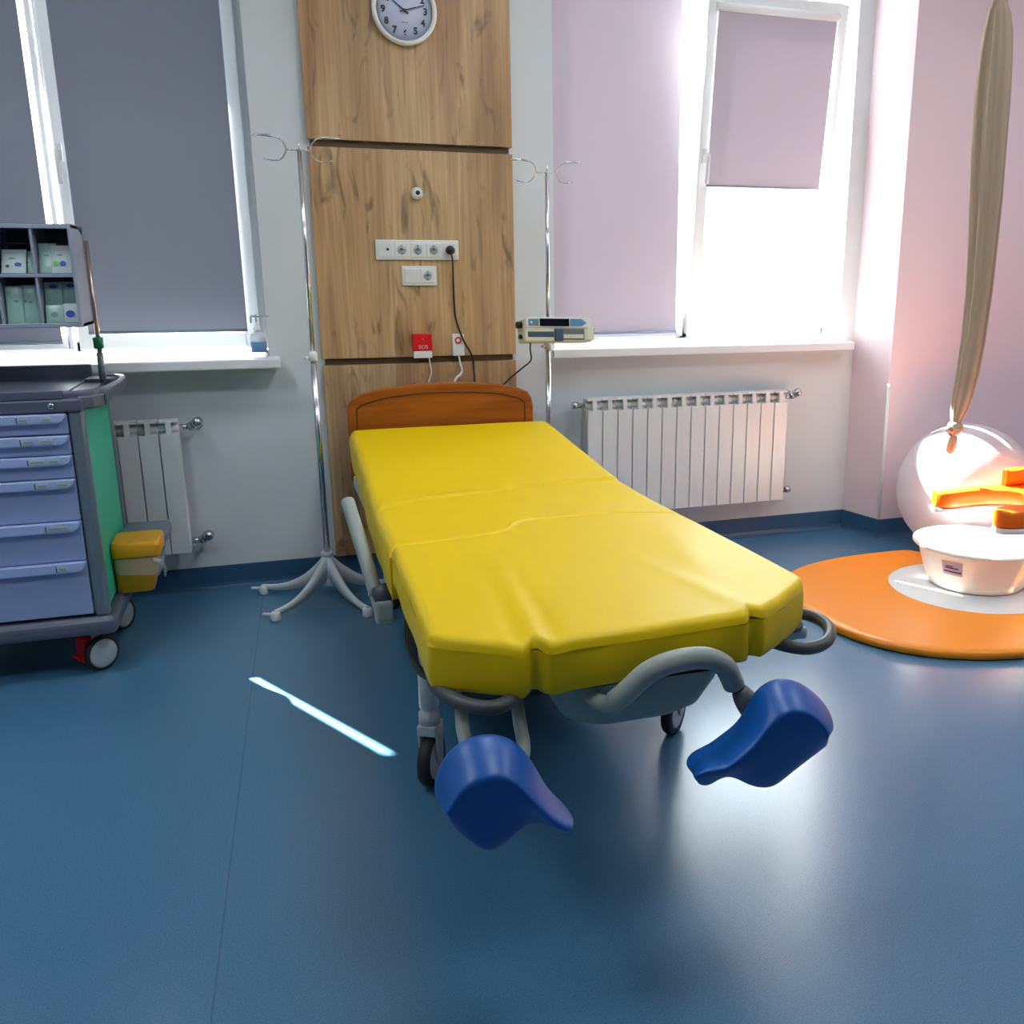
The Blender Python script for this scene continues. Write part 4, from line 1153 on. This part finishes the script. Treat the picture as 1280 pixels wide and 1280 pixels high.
so2 = [(x - .014 if x < 2.9 else x, y) for x, y in so]
ustrip(so, si, .325, .350, .008, 'seat_shell', 'matwhite')
m = MB(); m.tube([(2.776, -1.005, .370), (2.762, -1.007, .370)], .012, 12); m.build('shell_button', 'matwhite', st)
m = MB()
m.prism([(3.30, -.98), (3.44, -1.03), (3.48, -1.18), (3.44, -1.32), (3.22, -1.46), (3.20, -1.40), (3.32, -1.18), (3.26, -1.02)], .04, .345, 'XY')
m.build('stool_base', 'matwhite', st, bevel=.01)
bo = [(3.22, -.92), (3.28, -.875), (3.40, -.875), (3.54, -.92), (3.58, -1.08), (3.54, -1.24), (3.42, -1.36)]
bi = [(3.225, -.935), (3.29, -.945), (3.38, -.93), (3.45, -.99), (3.47, -1.08), (3.45, -1.18), (3.38, -1.26)]
ustrip([tuple(p)[:2] for p in smooth_path([(*p, 0) for p in bo], 4)], [tuple(p)[:2] for p in smooth_path([(*p, 0) for p in bi], 4)], .425, .500, .018, 'back_support', 'orangeseat')
m = MB(); m.cyl((3.41, -1.13, .44), (3.41, -1.13, .52), .03); m.build('support_post', 'matwhite', st)

# exercise ball
bl = thing('exercise_ball', 'large silver-grey exercise ball between the orange stool and the wall', 'ball', (3.275, -.620, 0))
R0 = .33; prof = [(R0 * math.sin(PI * k / 48), R0 - R0 * math.cos(PI * k / 48)) for k in range(49)]
prof[0] = (0, .0005); prof[-1] = (0, 2 * R0)
MB().lathe(prof, (3.275, -.620, .001), n=96, close=True).build('ball_skin', 'ball', bl)
MB().lathe([(0, .004), (.006, .004), (.010, 0)], Vector((3.275, -.620, .33)) + Vector((.30, -.85, .20)).normalized() * .328, (.30, -.85, .20), 14, close=True).build('air_plug', 'white', bl)

# hanging cloth sling
sl = thing('birthing_sling', 'beige cloth sling hanging knotted from the ceiling at the right', 'sling', (2.96, -.9, ZC))
levels = [(2.52, 2.966, .040), (2.49, 2.965, .028), (2.465, 2.964, .032), (2.43, 2.966, .048), (2.36, 2.972, .062), (2.25, 2.975, .073), (2.10, 2.980, .078), (1.90, 2.988, .076), (1.70, 2.998, .070), (1.50, 3.003, .062), (1.30, 3.006, .056), (1.10, 2.999, .052), (.95, 2.985, .050), (.85, 2.970, .046), (.78, 2.957, .036), (.745, 2.948, .026), (.725, 2.944, .020)]
rows = []; n = 96
dense = []
for (a, b) in zip(levels, levels[1:]):
    for k in range(5):
        t = k / 5; dense.append(tuple(a[i] + (b[i] - a[i]) * t for i in range(3)))
dense.append(levels[-1])
for z, x, r in dense:
    ring = []
    for k in range(n):
        a = 2 * PI * k / n
        tw = .5 * (z - 1.5)
        f = 1 + .14 * math.sin(3 * a + tw * 2) + .07 * math.sin(7 * a - tw * 3 + 1) + .02 * math.sin(17 * a + z * 3)
        f -= .50 * math.exp(-((((a - 5.15 - .12 * tw + PI) % (2 * PI)) - PI) / .13) ** 2)
        f -= .28 * math.exp(-((((a - 5.65 - .1 * tw + PI) % (2 * PI)) - PI) / .10) ** 2)
        ring.append((x + r * f * math.cos(a), -.90 + r * .8 * f * math.sin(a), z))
    rows.append(ring)
m = MB(); m.grid(rows, closed=True); m.build('sling_cloth', 'cloth', sl)
def blob(c, rx, ry, rz, lobes, ph):
    rows = []
    for i in range(17):
        t = PI * i / 16; ring = []
        for k in range(40):
            a = 2 * PI * k / 40; f = 1 + .10 * math.sin(lobes * a + 3 * t + ph) + .05 * math.sin(7 * a + ph)
            ring.append((c[0] + rx * f * math.sin(t) * math.cos(a), c[1] + ry * f * math.sin(t) * math.sin(a), c[2] + rz * math.cos(t)))
        rows.append(ring)
    return rows
m = MB(); m.grid(blob((2.938, -.90, .700), .038, .034, .034, 3, 0), closed=True); m.grid(blob((2.912, -.91, .700), .026, .02, .018, 3, 1), closed=True)
m.build('lower_knot', 'cloth', sl)
m = MB(); m.grid(blob((2.928, -.90, .635), .026, .024, .052, 4, 2), closed=True); m.build('cloth_tail', 'cloth', sl)
m = MB(); m.grid(blob((2.966, -.90, 2.512), .050, .042, .040, 3, .5), closed=True); m.build('upper_knot', 'cloth', sl)
m = MB(); m.tube([(2.95, -.90, 2.52), (2.93, -.90, ZC - .01)], [.025, .018], 12); m.tube([(2.98, -.90, 2.52), (2.99, -.90, ZC - .01)], [.022, .016], 12)
m.build('hanging_strap', 'cloth', sl)
MB().lathe([(.05, 0), (.05, .012), (.02, .02)], (2.96, -.90, ZC), (0, 0, -1), 24).build('ceiling_mount', 'steel', sl)

# ------------------------------------------------------------------ ceiling lamps (the room's own light)
for (x, y) in ((-1.1, -1.5), (1.3, -1.5), (3.7, -1.9), (-1.1, -3.0), (1.3, -3.0), (3.7, -3.0)):
    r = thing('ceiling_lamp', 'square white ceiling light panel', 'lamp', (x, y, ZC), 'ceiling light panels')
    bx(x - .32, x + .32, y - .32, y + .32, ZC - .03, ZC).build('lamp_frame', 'lampcase', r)
    bx(x - .29, x + .29, y - .29, y + .29, ZC - .034, ZC - .030).build('diffuser', 'lamp', r)
